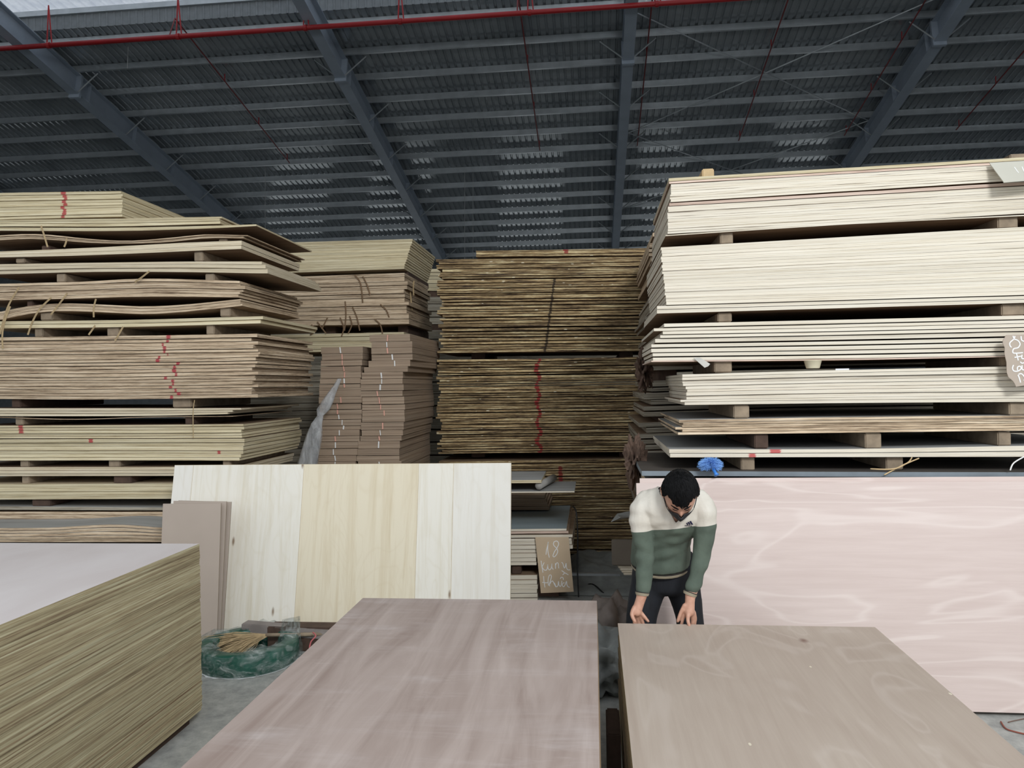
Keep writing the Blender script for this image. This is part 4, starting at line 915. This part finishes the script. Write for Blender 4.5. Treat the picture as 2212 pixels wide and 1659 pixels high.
# hanging fibre strips
def strip(pts, Y, lab, grp, wd=0.012, mat=None):
    P = [at(x, y, Y) for x, y in pts]
    tag(MB().ribbon(smoothpts(P, 5), wd, (1, 0.3, 0), 0.0012).thing('fibre_strip', mat or M['fibre']), lab, 'strip', grp)
c1 = lambda p: (p[0] / 3.16, 380 + p[1] / 3.16); c3 = lambda p: (600 + p[0] / 3.16, 480 + p[1] / 3.16)
for pts, lab in (([(280, 340), (300, 400), (325, 485)], 'pale fibre strip hanging over the wavy sheets high in the left stack'), ([(455, 425), (450, 455), (438, 485)], 'short fibre strip beside the pale one high in the left stack'),
                 ([(1020, 650), (970, 690), (920, 725)], 'slanting fibre strip under the fanned cream sheets, left stack'), ([(130, 760), (60, 880), (20, 1000), (0, 1080)], 'longest fibre strip at the left picture edge, left stack'),
                 ([(70, 890), (30, 1000), (15, 1100), (20, 1180)], 'second long fibre strip at the left picture edge, left stack'), ([(460, 800), (400, 880), (345, 950)], 'light fibre strip slanting across the bowed bundle, left stack'),
                 ([(350, 830), (270, 910), (220, 1000), (190, 1085)], 'curved fibre strip left of the slanting light one, left stack'), ([(655, 840), (640, 900), (640, 965)], 'straight fibre strip hanging from the ragged bundle, left stack'),
                 ([(840, 1030), (800, 1100), (785, 1125)], 'fibre strip hanging in front of the thick red-marked bundle, left stack'), ([(650, 1020), (630, 1050), (605, 1085)], 'short fibre strip above the thick red-marked bundle, left stack'),
                 ([(1328, 1530), (1318, 1620), (1320, 1790)], 'thin string hanging below the thick red-marked bundle, left stack')):
    strip([c1(p) for p in pts], 5.86, lab, 'fibre strips hanging off the left stack', 0.006 if 'string' in lab else 0.013)
for pts in ([(525, 360), (565, 420), (580, 550)], [(580, 370), (610, 430), (630, 495)], [(460, 540), (465, 640), (455, 740)], [(510, 580), (540, 650), (560, 740)], [(700, 560), (740, 600), (760, 650)], [(490, 640), (505, 700), (480, 760)],
            [(340, 650), (320, 690), (300, 730)], [(270, 680), (300, 720), (330, 760)], [(660, 660), (700, 700), (715, 760)], [(230, 700), (260, 740), (220, 770)], [(425, 650), (450, 720), (435, 780)]):
    strip([c3(p) for p in pts], 8.335, 'brown fibre strip dangling from the bundle behind the cardboard', 'fibre strips behind the cardboard', 0.014, plain('brown_strip', rgb(120, 96, 72), 0.9))
for pts in ([(890, 380), (905, 480), (915, 600)], [(930, 400), (925, 450), (928, 500)]):
    strip([c3(p) for p in pts], 8.6, 'fibre strip hanging at the end of the bundle behind the cardboard', 'fibre strips behind the cardboard', 0.016)
cable([at(1910, 1026, 4.58), at(1950, 1005, 4.6), at(1985, 990, 4.62)], 0.004, M['timber_pale'], 'pale splinter of cane over the grey-edged board', 'cane')
cable([at(1880, 1013, 4.6), at(1930, 1013, 4.58), at(1960, 1000, 4.62), at(1970, 988, 4.63)], 0.004, M['timber_pale'], 'curved pale cane beside the longer splinter', 'cane')
cable([at(2182, 1016, 4.58), at(2190, 1000, 4.6), at(2215, 985, 4.62)], 0.004, M['white'], 'white cord loop over the grey-edged board at the right picture edge', 'cord')

# ---------------------------------------------------------------- the worker
YT = 3.735                                   # far edge of the sheet he holds, z 0.645
WX = R0.copy()                               # his left-right axis as seen from the camera
def loft(rings, n=20):
    """rings: (centre, half width, half depth) along an axis; returns a closed surface"""
    P = [Vector(r[0]) for r in rings]; vs = []; fs = []
    for i, (c, a, b) in enumerate(rings):
        t = (P[min(i+1, len(P)-1)] - P[max(i-1, 0)]).normalized()
        u = (WX - t * WX.dot(t)).normalized(); w_ = t.cross(u).normalized()
        for k in range(n):
            an = 2 * math.pi * k / n; vs.append(P[i] + u * (a * math.cos(an)) + w_ * (b * math.sin(an)))
    for i in range(len(rings) - 1):
        for k in range(n): k2 = (k+1) % n; fs.append((i*n+k, i*n+k2, (i+1)*n+k2, (i+1)*n+k))
    fs.append(tuple(reversed(range(n)))); b = (len(rings)-1)*n; fs.append(tuple(range(b, b+n)))
    return vs, fs
def chain(pts, rs, n=12, sub=3):
    """rounded limb through points"""
    P = smoothpts(pts, sub); R = []
    for i in range(len(pts) - 1):
        for k in range(sub): R.append(rs[i] + (rs[i+1] - rs[i]) * k / sub)
    R.append(rs[-1])
    e0 = (P[0] - P[1]).normalized(); e1 = (P[-1] - P[-2]).normalized()
    P = [P[0] + e0 * R[0] * 0.85, P[0] + e0 * R[0] * 0.5] + P + [P[-1] + e1 * R[-1] * 0.5, P[-1] + e1 * R[-1] * 0.85]
    R = [R[0] * 0.45, R[0] * 0.85] + R + [R[-1] * 0.85, R[-1] * 0.45]
    q = MB().tube(P, R, n); return q.v, q.f
def remesh(parts, vox, smooth_it, name):
    q = MB()
    for v, f in parts: q.add(v, f)
    me = mesh(name + '_raw', q.v, q.f, [])
    bm = bmesh.new(); bm.from_mesh(me); bmesh.ops.recalc_face_normals(bm, faces=bm.faces); bm.to_mesh(me); bm.free()
    o = bpy.data.objects.new(name + '_raw', me); COL.objects.link(o)
    md = o.modifiers.new('r', 'REMESH'); md.mode = 'VOXEL'; md.voxel_size = vox; md.use_smooth_shade = True
    ms = o.modifiers.new('s', 'SMOOTH'); ms.factor = 0.5; ms.iterations = smooth_it
    dg = bpy.context.evaluated_depsgraph_get()
    out = bpy.data.meshes.new_from_object(o.evaluated_get(dg)); out.name = name
    bpy.data.objects.remove(o); bpy.data.meshes.remove(me)
    out.polygons.foreach_set('use_smooth', [True] * len(out.polygons)); return out
A = at
skin = NT('skin'); sn = skin.noise(skin.coords('Object'), 30.0, 3.0); skin.bump(sn, 0.08, 0.004)
M['skin'] = skin.done(skin.ramp(sn, [(0.3, rgb(186, 138, 116)), (0.7, rgb(208, 162, 140))]), 0.5)
base = A(1436, 1240, 4.05); base.z = 0
person = empty('person', base); tag(person, 'worker in cream and green sweater bending over to grip a board, black mask', 'person')
def place(me, name, mats=None, parent=None):
    for mt in (mats or []): me.materials.append(mt)
    for v in me.vertices: v.co -= base
    return new_obj(name, me, parent or person)
# --- trousers
legL = [A(1402, 1262, 4.04), A(1386, 1330, 3.99), A(1382, 1410, 3.97), A(1382, 1480, 4.02), A(1384, 1545, 4.06)]
legR = [A(1474, 1262, 4.05), A(1489, 1330, 4.03), A(1496, 1410, 4.03), A(1498, 1480, 4.06), A(1496, 1545, 4.09)]
pel = loft([(A(1437, 1196, 4.02), .145, .10), (A(1437, 1215, 4.03), .165, .12), (A(1438, 1240, 4.05), .178, .13), (A(1438, 1262, 4.06), .170, .13), (A(1438, 1278, 4.06), .13, .10)])
tr = remesh([pel, chain(legL, [.096, .080, .074, .066, .060]), chain(legR, [.094, .072, .070, .064, .060])], 0.011, 6, 'trousers')
tn = NT('dark_trousers'); t1_ = tn.noise(tn.coords('Object', (9, 9, 4)), 1.0, 4.0, 0.6, 0.8); tn.bump(t1_, 0.5, 0.02)
place(tr, 'trousers', [tn.done(tn.ramp(t1_, [(0.3, rgb(18, 20, 26)), (0.75, rgb(34, 38, 46))]), 0.85)])
# --- shoes
for k, an in enumerate((legL[-1], legR[-1])):
    c = Vector((an.x, an.y, 0)); s_ = loft([(c + Vector((0, 0.10, 0.045)), .035, .035), (c + Vector((0, 0.06, 0.05)), .042, .048), (c + Vector((0, -0.02, 0.045)), .045, .045), (c + Vector((0, -0.10, 0.035)), .048, .033), (c + Vector((0, -0.16, 0.028)), .04, .026), (c + Vector((0, -0.185, 0.025)), .02, .014)], 16)
    place(mesh('shoe', s_[0], s_[1], M['black'], True), 'shoe')
# --- arms, hands, neck and chest: the body
sL, eL, wL = A(1394, 1092, 3.83), A(1392, 1190, 3.83), A(1386, 1288, 3.78)
sR, eR, wR = A(1514, 1090, 3.83), A(1516, 1190, 3.83), A(1491, 1288, 3.78)
def hand(w0, palm, digits, rp):
    parts = [chain([w0, w0.lerp(palm, 0.4), palm], [.0245, .0235, rp], 14)]
    for pts, r in digits: parts.append(chain(pts, r, 10, 3))
    return parts
pL = A(1375, 1322, 3.765)
HL = hand(wL, pL, [
    ([A(1371, 1312, 3.760), A(1365, 1327, 3.742), A(1371, 1342, 3.722)], [.0125, .0105, .0085]),       # thumb pressing on the sheet
    ([A(1380, 1318, 3.770), A(1390, 1330, 3.768), A(1400, 1342, 3.766)], [.0105, .0092, .0078]),       # index
    ([A(1378, 1324, 3.775), A(1386, 1337, 3.778), A(1391, 1352, 3.776)], [.0105, .0092, .0078]),
    ([A(1374, 1327, 3.780), A(1380, 1343, 3.785), A(1381, 1360, 3.778)], [.0105, .009, .0078]),
    ([A(1368, 1326, 3.782), A(1370, 1342, 3.788), A(1370, 1356, 3.782)], [.0098, .0085, .0072])], .024)
pR = A(1489, 1322, 3.765)
HR = hand(wR, pR, [
    ([A(1479, 1308, 3.765), A(1471, 1323, 3.765), A(1464, 1342, 3.766)], [.0115, .0098, .0085]),       # thumb side
    ([A(1483, 1322, 3.770), A(1476, 1334, 3.774), A(1471, 1352, 3.776)], [.0108, .0092, .008]),
    ([A(1487, 1324, 3.752), A(1486, 1339, 3.733), A(1489, 1352, 3.714)], [.0112, .0098, .0078]),       # index on the sheet
    ([A(1494, 1326, 3.766), A(1496, 1341, 3.774), A(1494, 1356, 3.776)], [.0108, .0095, .008]),
    ([A(1499, 1322, 3.772), A(1502, 1336, 3.780), A(1500, 1352, 3.780)], [.0098, .0085, .0072])], .0255)
neckb = A(1461, 1070, 3.83)
# head frame
TH = RD(46); HC = A(1469, 1068, 3.725); HS = 1.0
yaw_h = RD(-9)
fwd = Vector((-math.sin(-YAW), -math.cos(YAW), 0)); fwd = (Matrix.Rotation(yaw_h, 3, 'Z') @ (-F0)).normalized()
side = fwd.cross(Vector((0, 0, 1))).normalized(); side = -side if side.dot(WX) < 0 else side
HF = (fwd * math.cos(TH) + Vector((0, 0, -1)) * math.sin(TH)).normalized()
HU = (fwd * math.sin(TH) + Vector((0, 0, 1)) * math.cos(TH)).normalized()
rl = RD(-1); side, HU = side * math.cos(rl) + HU * math.sin(rl), HU * math.cos(rl) - side * math.sin(rl)
def hw(x, y, z): return HC + (side * x + HF * y + HU * z) * HS
def headpt(th, ph, off=0.0):
    """th from the crown (0) to the chin (pi), ph around from the face (0)"""
    st, ct = math.sin(th), math.cos(th); x, y, z = st * math.sin(ph), st * math.cos(ph), ct
    X = 0.074 * x; Y_ = (0.094 if y > 0 else 0.100) * y; Z = 0.112 * z
    if z < 0:
        k = -z; X *= 1 - 0.34 * k ** 1.3; Y_ = Y_ * (1 - 0.10 * k) + 0.022 * k ** 1.2
        if y < 0: Y_ *= 1 - 0.35 * k
    if y > 0.55 and abs(x) < 0.5:
        fx = max(0, 1 - (x / 0.16) ** 2); fz = max(0, 1 - ((z + 0.16) / 0.24) ** 2); Y_ += 0.024 * fx * fz          # nose
        br = max(0, 1 - ((z - 0.13) / 0.10) ** 2); Y_ += 0.004 * br
    for sx in (-1, 1):
        d = ((x - sx * 0.34) / 0.16) ** 2 + ((z - 0.02) / 0.10) ** 2
        if y > 0.4 and d < 1: Y_ -= 0.008 * (1 - d)
    p = Vector((X, Y_, Z)); nrm = Vector((x / 0.074, y / 0.094, z / 0.112)).normalized()
    return p + nrm * off
def headgrid(t0, t1, p0, p1, nt, np_, off, close=False):
    vs = []; fs = []
    for i in range(nt + 1):
        for k in range(np_ + (0 if close else 1)):
            th = t0 + (t1 - t0) * i / nt; ph = p0 + (p1 - p0) * k / np_
            o_ = off(th, ph) if callable(off) else off
            vs.append(hw(*headpt(th, ph, o_)))
    m_ = np_ + (0 if close else 1)
    for i in range(nt):
        for k in range(np_):
            k2 = (k + 1) % m_; fs.append((i*m_+k, i*m_+k2, (i+1)*m_+k2, (i+1)*m_+k))
    if close: fs.append(tuple(range(m_))); fs.append(tuple(reversed(range(nt*m_, (nt+1)*m_))))
    return vs, fs
headv = headgrid(0.02, math.pi - 0.02, 0, 2 * math.pi, 40, 48, 0.0, True)
ears = []
for sx in (-1, 1):
    ev = []
    ears.append(chain([hw(sx * 0.074, -0.004, 0.022), hw(sx * 0.084, -0.016, 0.028), hw(sx * 0.086, -0.018, 0.006), hw(sx * 0.079, -0.006, -0.018), hw(sx * 0.074, 0.0, -0.022)], [.007, .008, .008, .008, .006], 10))
neck = chain([hw(0, -0.045, -0.05), hw(0, -0.06, -0.105), neckb], [.052, .055, .066], 16)
chest = loft([(A(1436, 1140, 3.93), .125, .090), (A(1449, 1112, 3.88), .155, .106), (A(1456, 1092, 3.85), .15, .098), (A(1460, 1076, 3.832), .10, .075)])
arms = [chain([sL, eL, wL], [.048, .036, .026], 14, 4), chain([sR, eR, wR], [.048, .036, .026], 14, 4)]
hips = loft([(A(1435, 1240, 4.05), .14, .10), (A(1428, 1190, 3.99), .122, .09), (A(1436, 1140, 3.93), .125, .090)])
legs = [chain([p for p in legL], [.075, .062, .055, .045, .035]), chain([p for p in legR], [.075, .062, .055, .045, .035])]
body = remesh([headv, neck, chest, hips] + ears + arms + legs + HL + HR, 0.0042, 3, 'body')
body_o = place(body, 'body', [M['skin']])
# --- sweater
tors = loft([(A(1427, 1216, 4.00), .148, .122), (A(1427, 1200, 3.99), .150, .125), (A(1428, 1172, 3.965), .146, .118), (A(1434, 1142, 3.93), .150, .116), (A(1448, 1112, 3.88), .178, .122),
             (A(1455, 1092, 3.85), .190, .112), (A(1458, 1077, 3.835), .165, .092), (A(1460, 1066, 3.83), .115, .078), (A(1461, 1058, 3.835), .088, .070)], 28)
slL = chain([A(1398, 1088, 3.845), A(1386, 1110, 3.825), A(1386, 1145, 3.815), A(1393, 1195, 3.815), A(1392, 1235, 3.80), A(1389, 1272, 3.785)], [.066, .060, .052, .044, .040, .034], 18, 4)
slR = chain([A(1508, 1086, 3.845), A(1521, 1108, 3.825), A(1522, 1145, 3.815), A(1516, 1195, 3.815), A(1507, 1236, 3.80), A(1494, 1272, 3.785)], [.066, .060, .052, .042, .036, .031], 18, 4)
sw = remesh([tors, slL, slR], 0.005, 5, 'sweater')
# folds pushed into the knit, then the V neck opening
nC = A(1461, 1062, 3.83); tax = (A(1461, 1062, 3.83) - A(1440, 1190, 3.98)).normalized(); fax = tax.cross(WX).normalized(); fax = fax if fax.y < 0 else -fax
bm = bmesh.new(); bm.from_mesh(sw); bm.normal_update()
for v in bm.verts:
    p = v.co
    w1 = math.sin(p.z * 85 + 2.2 * noise.noise(p * 9)) * noise.noise(Vector((p.x * 7, p.y * 7, p.z * 5 + 3)))
    w2 = noise.noise(Vector((p.x * 26, p.y * 26, p.z * 9)))
    v.co += v.normal * (0.008 * w1 + 0.004 * w2)
kill = []
for f in bm.faces:
    d = f.calc_center_median() - nC; u = d.dot(WX); t_ = d.dot(tax); fr = d.dot(fax)
    if abs(u) < 0.15 and ((fr > -0.02 and t_ > -0.108 + (1.9 * (-0.020 - u) if u < -0.020 else 1.5 * (u + 0.020))) or (fr <= -0.02 and t_ > -0.004 and abs(u) < 0.09)): kill.append(f)
bmesh.ops.delete(bm, geom=kill, context='FACES')
rim = [v for v in bm.verts if any(e.is_boundary for e in v.link_edges)]
for it in range(25):
    nw = {v: sum((e.other_vert(v).co for e in v.link_edges if e.is_boundary), Vector()) / 2 for v in rim if sum(e.is_boundary for e in v.link_edges) == 2}
    for v, c in nw.items(): v.co = v.co.lerp(c, 0.5)
rim_loop = []
if rim:
    v = rim[0]; seen = set()
    while v is not None and v not in seen:
        seen.add(v); rim_loop.append(v.co.copy())
        v = next((e.other_vert(v) for e in v.link_edges if e.is_boundary and e.other_vert(v) not in seen), None)
bm.to_mesh(sw); bm.free()
ks = NT('two_tone_knit')
sp_ = ks.n('SeparateXYZ', {0: ks.coords('Object')}); kn_ = ks.noise(ks.coords('Object'), 4.0, 2.0)
zsplit = A(1450, 1143, 3.80).z
h_ = ks.math('SUBTRACT', ks.math('ADD', sp_.outputs[2], ks.math('MULTIPLY', sp_.outputs[0], -0.10)), zsplit + 0.004)
h_ = ks.math('ADD', h_, ks.math('MULTIPLY', ks.math('SUBTRACT', kn_, 0.5), 0.012))
fine = ks.noise(ks.coords('Object'), 140.0, 2.0); big = ks.noise(ks.coords('Object'), 9.0, 3.0)
cw = ks.ramp(big, [(0.3, rgb(206, 200, 188)), (0.7, rgb(226, 222, 212))]); cg = ks.ramp(big, [(0.3, rgb(80, 92, 82)), (0.7, rgb(98, 111, 99))])
ks.bump(fine, 0.25, 0.003)
sw_o = place(sw, 'sweater', [ks.done(ks.mix(ks.math('GREATER_THAN', h_, 0.0), cg, cw), 0.9)])
md = sw_o.modifiers.new('thick', 'SOLIDIFY'); md.thickness = 0.003; md.offset = 0
nl = rim_loop[::3] + rim_loop[:1]
nb = MB().tube(nl, 0.0042, 8); place(mesh('neckline', nb.v, nb.f, plain('cream_rib', rgb(214, 208, 198), 0.9), True), 'neckline')
# hem, cuffs: two-tone bands
M['hemtan'] = plain('tan_hem', rgb(150, 140, 120), 0.9); M['hemdark'] = plain('dark_hem_line', rgb(52, 48, 44), 0.9)
def band(rings, name, mat, parent):
    n = 28; vs = []; fs = []
    for c, u, w_, a, b in rings:
        for k in range(n): an = 2*math.pi*k/n; vs.append(c + u*(a*math.cos(an)) + w_*(b*math.sin(an)))
    for i in range(len(rings)-1):
        for k in range(n): k2=(k+1)%n; fs.append((i*n+k, i*n+k2, (i+1)*n+k2, (i+1)*n+k))
    b_ = (len(rings)-1)*n; fs.append(tuple(range(n))); fs.append(tuple(range(b_, b_+n)))
    return place(mesh(name, vs, fs, mat, True), name, None, parent)
c0, c1_ = A(1427, 1219, 4.005), A(1427, 1200, 3.99); t_ = (c1_ - c0).normalized(); wv = t_.cross(WX).normalized()
for nm, o0, o1, mt in (('hem', -0.012, 0.003, M['hemtan']), ('hem_line', 0.003, 0.008, M['hemdark'])):
    band([(c0 + t_*o0, WX, wv, .146, .121), (c0 + t_*((o0+o1)/2), WX, wv, .151, .126), (c0 + t_*o1, WX, wv, .152, .127)], nm, mt, sw_o if False else person)
for cA, cB, r_ in ((A(1387, 1284, 3.782), A(1389, 1262, 3.79), .0315), (A(1490, 1284, 3.782), A(1497, 1262, 3.79), .0315)):
    t_ = (cB - cA).normalized(); u_ = (WX - t_*WX.dot(t_)).normalized(); w_ = t_.cross(u_)
    band([(cA + t_*-0.004, u_, w_, r_*.96, r_*.96), (cA + t_*0.003, u_, w_, r_*1.06, r_*1.06), (cA + t_*0.009, u_, w_, r_*1.06, r_*1.06)], 'cuff', M['hemtan'], person)
    band([(cA + t_*0.009, u_, w_, r_*1.07, r_*1.07), (cA + t_*0.013, u_, w_, r_*1.07, r_*1.07)], 'cuff_line', M['hemdark'], person)
# dark undershirt collar inside the V
col_ = []
cp = smoothpts([A(1429, 1056, 3.80), A(1430, 1070, 3.775), A(1434, 1086, 3.765), A(1441, 1102, 3.765), A(1449, 1114, 3.77)], 6)
place(mesh('undershirt_collar', *(lambda q: (q.v, q.f))(MB().tube(cp, [.017] * 10 + [.014, .012, .010, .009, .008, .007, .006, .005, .004, .003, .002, .002, .002, .002, .002][:len(cp) - 10], 10)), M['black'], True), 'undershirt_collar')
# --- hair: cap with a ragged fringe and tufts
hairm = NT('black_hair'); hn = hairm.noise(hairm.coords('Object', (60, 60, 18)), 1.0, 3.0); hairm.bump(hn, 0.8, 0.006)
M['hair'] = hairm.done(hairm.ramp(hn, [(0.3, rgb(8, 8, 9)), (0.8, rgb(20, 20, 23))]), 0.75, 0.0, Specular_IOR_Level=0.25)
def hairline(ph):
    a = abs(((ph + math.pi) % (2*math.pi)) - math.pi)
    s_ = ((ph + math.pi) % (2*math.pi)) - math.pi
    tab = [(0.0, 1.22), (0.35, 1.14), (0.70, 0.98), (1.0, 1.02), (1.25, 1.25), (1.55, 1.26), (1.85, 1.50), (2.3, 1.95), (math.pi, 2.12)]
    return interp(tab, a) + 0.035 * math.sin(ph * 9) + 0.03 * math.sin(ph * 23 + 1)
vs = []; fs = []; NTt, NP = 26, 72
for i in range(NTt + 1):
    for k in range(NP):
        ph = 2*math.pi*k/NP; th = 0.01 + (hairline(ph) - 0.01) * i / NTt
        e = 0.0145 * (1 - (i / NTt) ** 5) + 0.0015 + 0.0035 * noise.noise(Vector((math.cos(ph)*4, math.sin(ph)*4, th*3)))
        p = headpt(th, ph, e); vs.append(hw(p.x, p.y, p.z))
for i in range(NTt):
    for k in range(NP): k2=(k+1)%NP; fs.append((i*NP+k, i*NP+k2, (i+1)*NP+k2, (i+1)*NP+k))
fs.append(tuple(range(NP)))
hair_o = place(mesh('hair', vs, fs, M['hair'], True), 'hair')
q = MB(); rr = random.Random(21)
for i in range(2600):
    ph = rr.uniform(0, 2*math.pi); th = hairline(ph) * math.sqrt(rr.uniform(0.0, 0.97))
    x0_, y0_ = math.sin(ph) * th, math.cos(ph) * th                     # combed forward and slightly to his left
    L_ = rr.uniform(0.18, 0.36); g = Vector((x0_ * 0.5 + 0.18, y0_ * 0.5 + (0.55 if y0_ > -0.5 else -0.2))).normalized() * L_
    P = []
    for s in (0, 0.35, 0.7, 1.0):
        a_, b_ = x0_ + g.x * s, y0_ + g.y * s; p2 = math.atan2(a_, b_); t2 = min(math.hypot(a_, b_), hairline(p2) + 0.05)
        P.append(hw(*headpt(t2, p2, 0.0125 + (0.0042 if 0 < s < 0.9 else 0.0015) + rr.uniform(0, .0016))))
    q.tube(P, [0.0012, 0.0014, 0.0012, 0.0005], 3, False)
ho = place(mesh('hair_strands', q.v, q.f, M['hair'], True), 'hair_strands', None, hair_o); ho['kind'] = 'stuff'
# --- mask with ear loops, eyebrows, eyelids
maskm = plain('black_mask', rgb(44, 44, 48), 0.8, 0, 0.15, 20)
def mgrid():
    vs = []; fs = []; nt, np_ = 16, 22
    for i in range(nt + 1):
        s = i / nt
        for k in range(np_ + 1):
            c = -1 + 2 * k / np_
            ph = c * (1.05 - 0.25 * s); th = 1.70 + 0.17 * abs(c) ** 1.4 * (1 - s) + s * (1.00 - 0.30 * abs(c))
            p = headpt(th, ph, 0.007); ridge = max(0, 1 - abs(c) * 1.9); p.y += 0.016 * ridge * math.sin(math.pi * min(1, s * 1.05)) ; vs.append(hw(p.x, p.y, p.z))
    for i in range(nt):
        for k in range(np_): a = i*(np_+1)+k; fs.append((a, a+1, a+np_+2, a+np_+1))
    return vs, fs
mk_o = place(mesh('face_mask', *mgrid(), maskm, True), 'face_mask'); md = mk_o.modifiers.new('t', 'SOLIDIFY'); md.thickness = 0.002
for sx in (-1, 1):
    lp = [hw(*(headpt(1.86, sx * 1.04, 0.007))), hw(*headpt(1.70, sx * 1.28, 0.004)), hw(sx * 0.080, 0.002, 0.026), hw(sx * 0.082, -0.012, 0.034)]
    place(mesh('ear_loop', *(lambda q: (q.v, q.f))(MB().tube(smoothpts(lp, 6), 0.0022, 6)), maskm, True), 'ear_loop', None, mk_o)
for sx in (-1, 1):
    e = MB().tube([hw(*headpt(1.44 - 0.03 * math.sin(s * 3), sx * (0.17 + 0.5 * s), 0.0015)) for s in (0, .25, .5, .75, 1)], [.0022, .0036, .0036, .003, .0014], 6)
    place(mesh('eyebrow', e.v, e.f, M['hair'], True), 'eyebrow')
    e = MB().tube([hw(*headpt(1.60 + 0.035 * math.sin(s * math.pi), sx * (0.20 + 0.36 * s), 0.001)) for s in (0, .25, .5, .75, 1)], [.001, .0020, .0022, .002, .001], 6)
    place(mesh('eyelash_line', e.v, e.f, M['hair'], True), 'eyelash_line')
# --- chest logo: three slanted bars over a small wordmark, printed on the knit
dg = bpy.context.evaluated_depsgraph_get(); bv = BVHTree.FromObject(sw_o, dg)
def onsw(x, y):
    d = ray(x, y).normalized(); h = bv.ray_cast(CAM - base, d)
    return (h[0] - d * 0.003) if h[0] is not None else None
navy = plain('navy_print', rgb(22, 24, 64), 0.8)
def lz(x, y): return (1340 + x / 8.296, 980 + y / 8.296)
lg = [[(1150, 1265), (1168, 1250), (1190, 1290), (1160, 1292)], [(1178, 1248), (1206, 1226), (1238, 1282), (1206, 1286)], [(1214, 1228), (1250, 1204), (1296, 1275), (1256, 1280)]]
lg = [[(1180, 1246), (1196, 1236), (1222, 1276), (1200, 1278)], [(1204, 1232), (1228, 1220), (1262, 1274), (1234, 1276)], [(1238, 1216), (1266, 1204), (1306, 1272), (1274, 1274)]]
lgo = empty('chest_logo', (0, 0, 0)); lgo.parent = person
def patch(quad, name, N=3):
    vs = []; fs = []
    for i in range(N + 1):
        for k in range(N + 1):
            u, v = i / N, k / N
            a = [quad[0][j]*(1-u) + quad[1][j]*u for j in (0, 1)]; b = [quad[3][j]*(1-u) + quad[2][j]*u for j in (0, 1)]
            p = onsw(*lz(a[0]*(1-v)+b[0]*v, a[1]*(1-v)+b[1]*v)); 
            if p is None: return
            vs.append(p)
    for i in range(N):
        for k in range(N): c = i*(N+1)+k; fs.append((c, c+1, c+N+2, c+N+1))
    new_obj(name, mesh(name, vs, fs, navy), lgo)
for qd in lg: patch(qd, 'logo_bar')
# wordmark: six small letters a d i d a s drawn as strokes
def letter(strokes, ox):
    q = MB()
    for st in strokes:
        P = [onsw(*lz(ox + x, 1284 + y + (ox - 1160) * 0.06)) for x, y in st]
        if any(p is None for p in P): return
        q.tube(P, 0.0008, 4)
    new_obj('logo_letter', mesh('logo_letter', q.v, q.f, navy), lgo)
ca = [(14, 2), (5, 0), (0, 7), (4, 14), (12, 12), (14, 6)]
LT = {'a': [ca, [(14, 0), (15, 15)]], 'd': [ca, [(15, -8), (15, 15)]], 'i': [[(3, 0), (3, 15)], [(3, -6), (3, -4)]], 's': [[(13, 1), (4, 0), (2, 5), (12, 9), (12, 14), (1, 14)]]}
ox = 1158
for ch in 'adidas':
    letter(LT[ch], ox); ox += 13 if ch == 'i' else 25
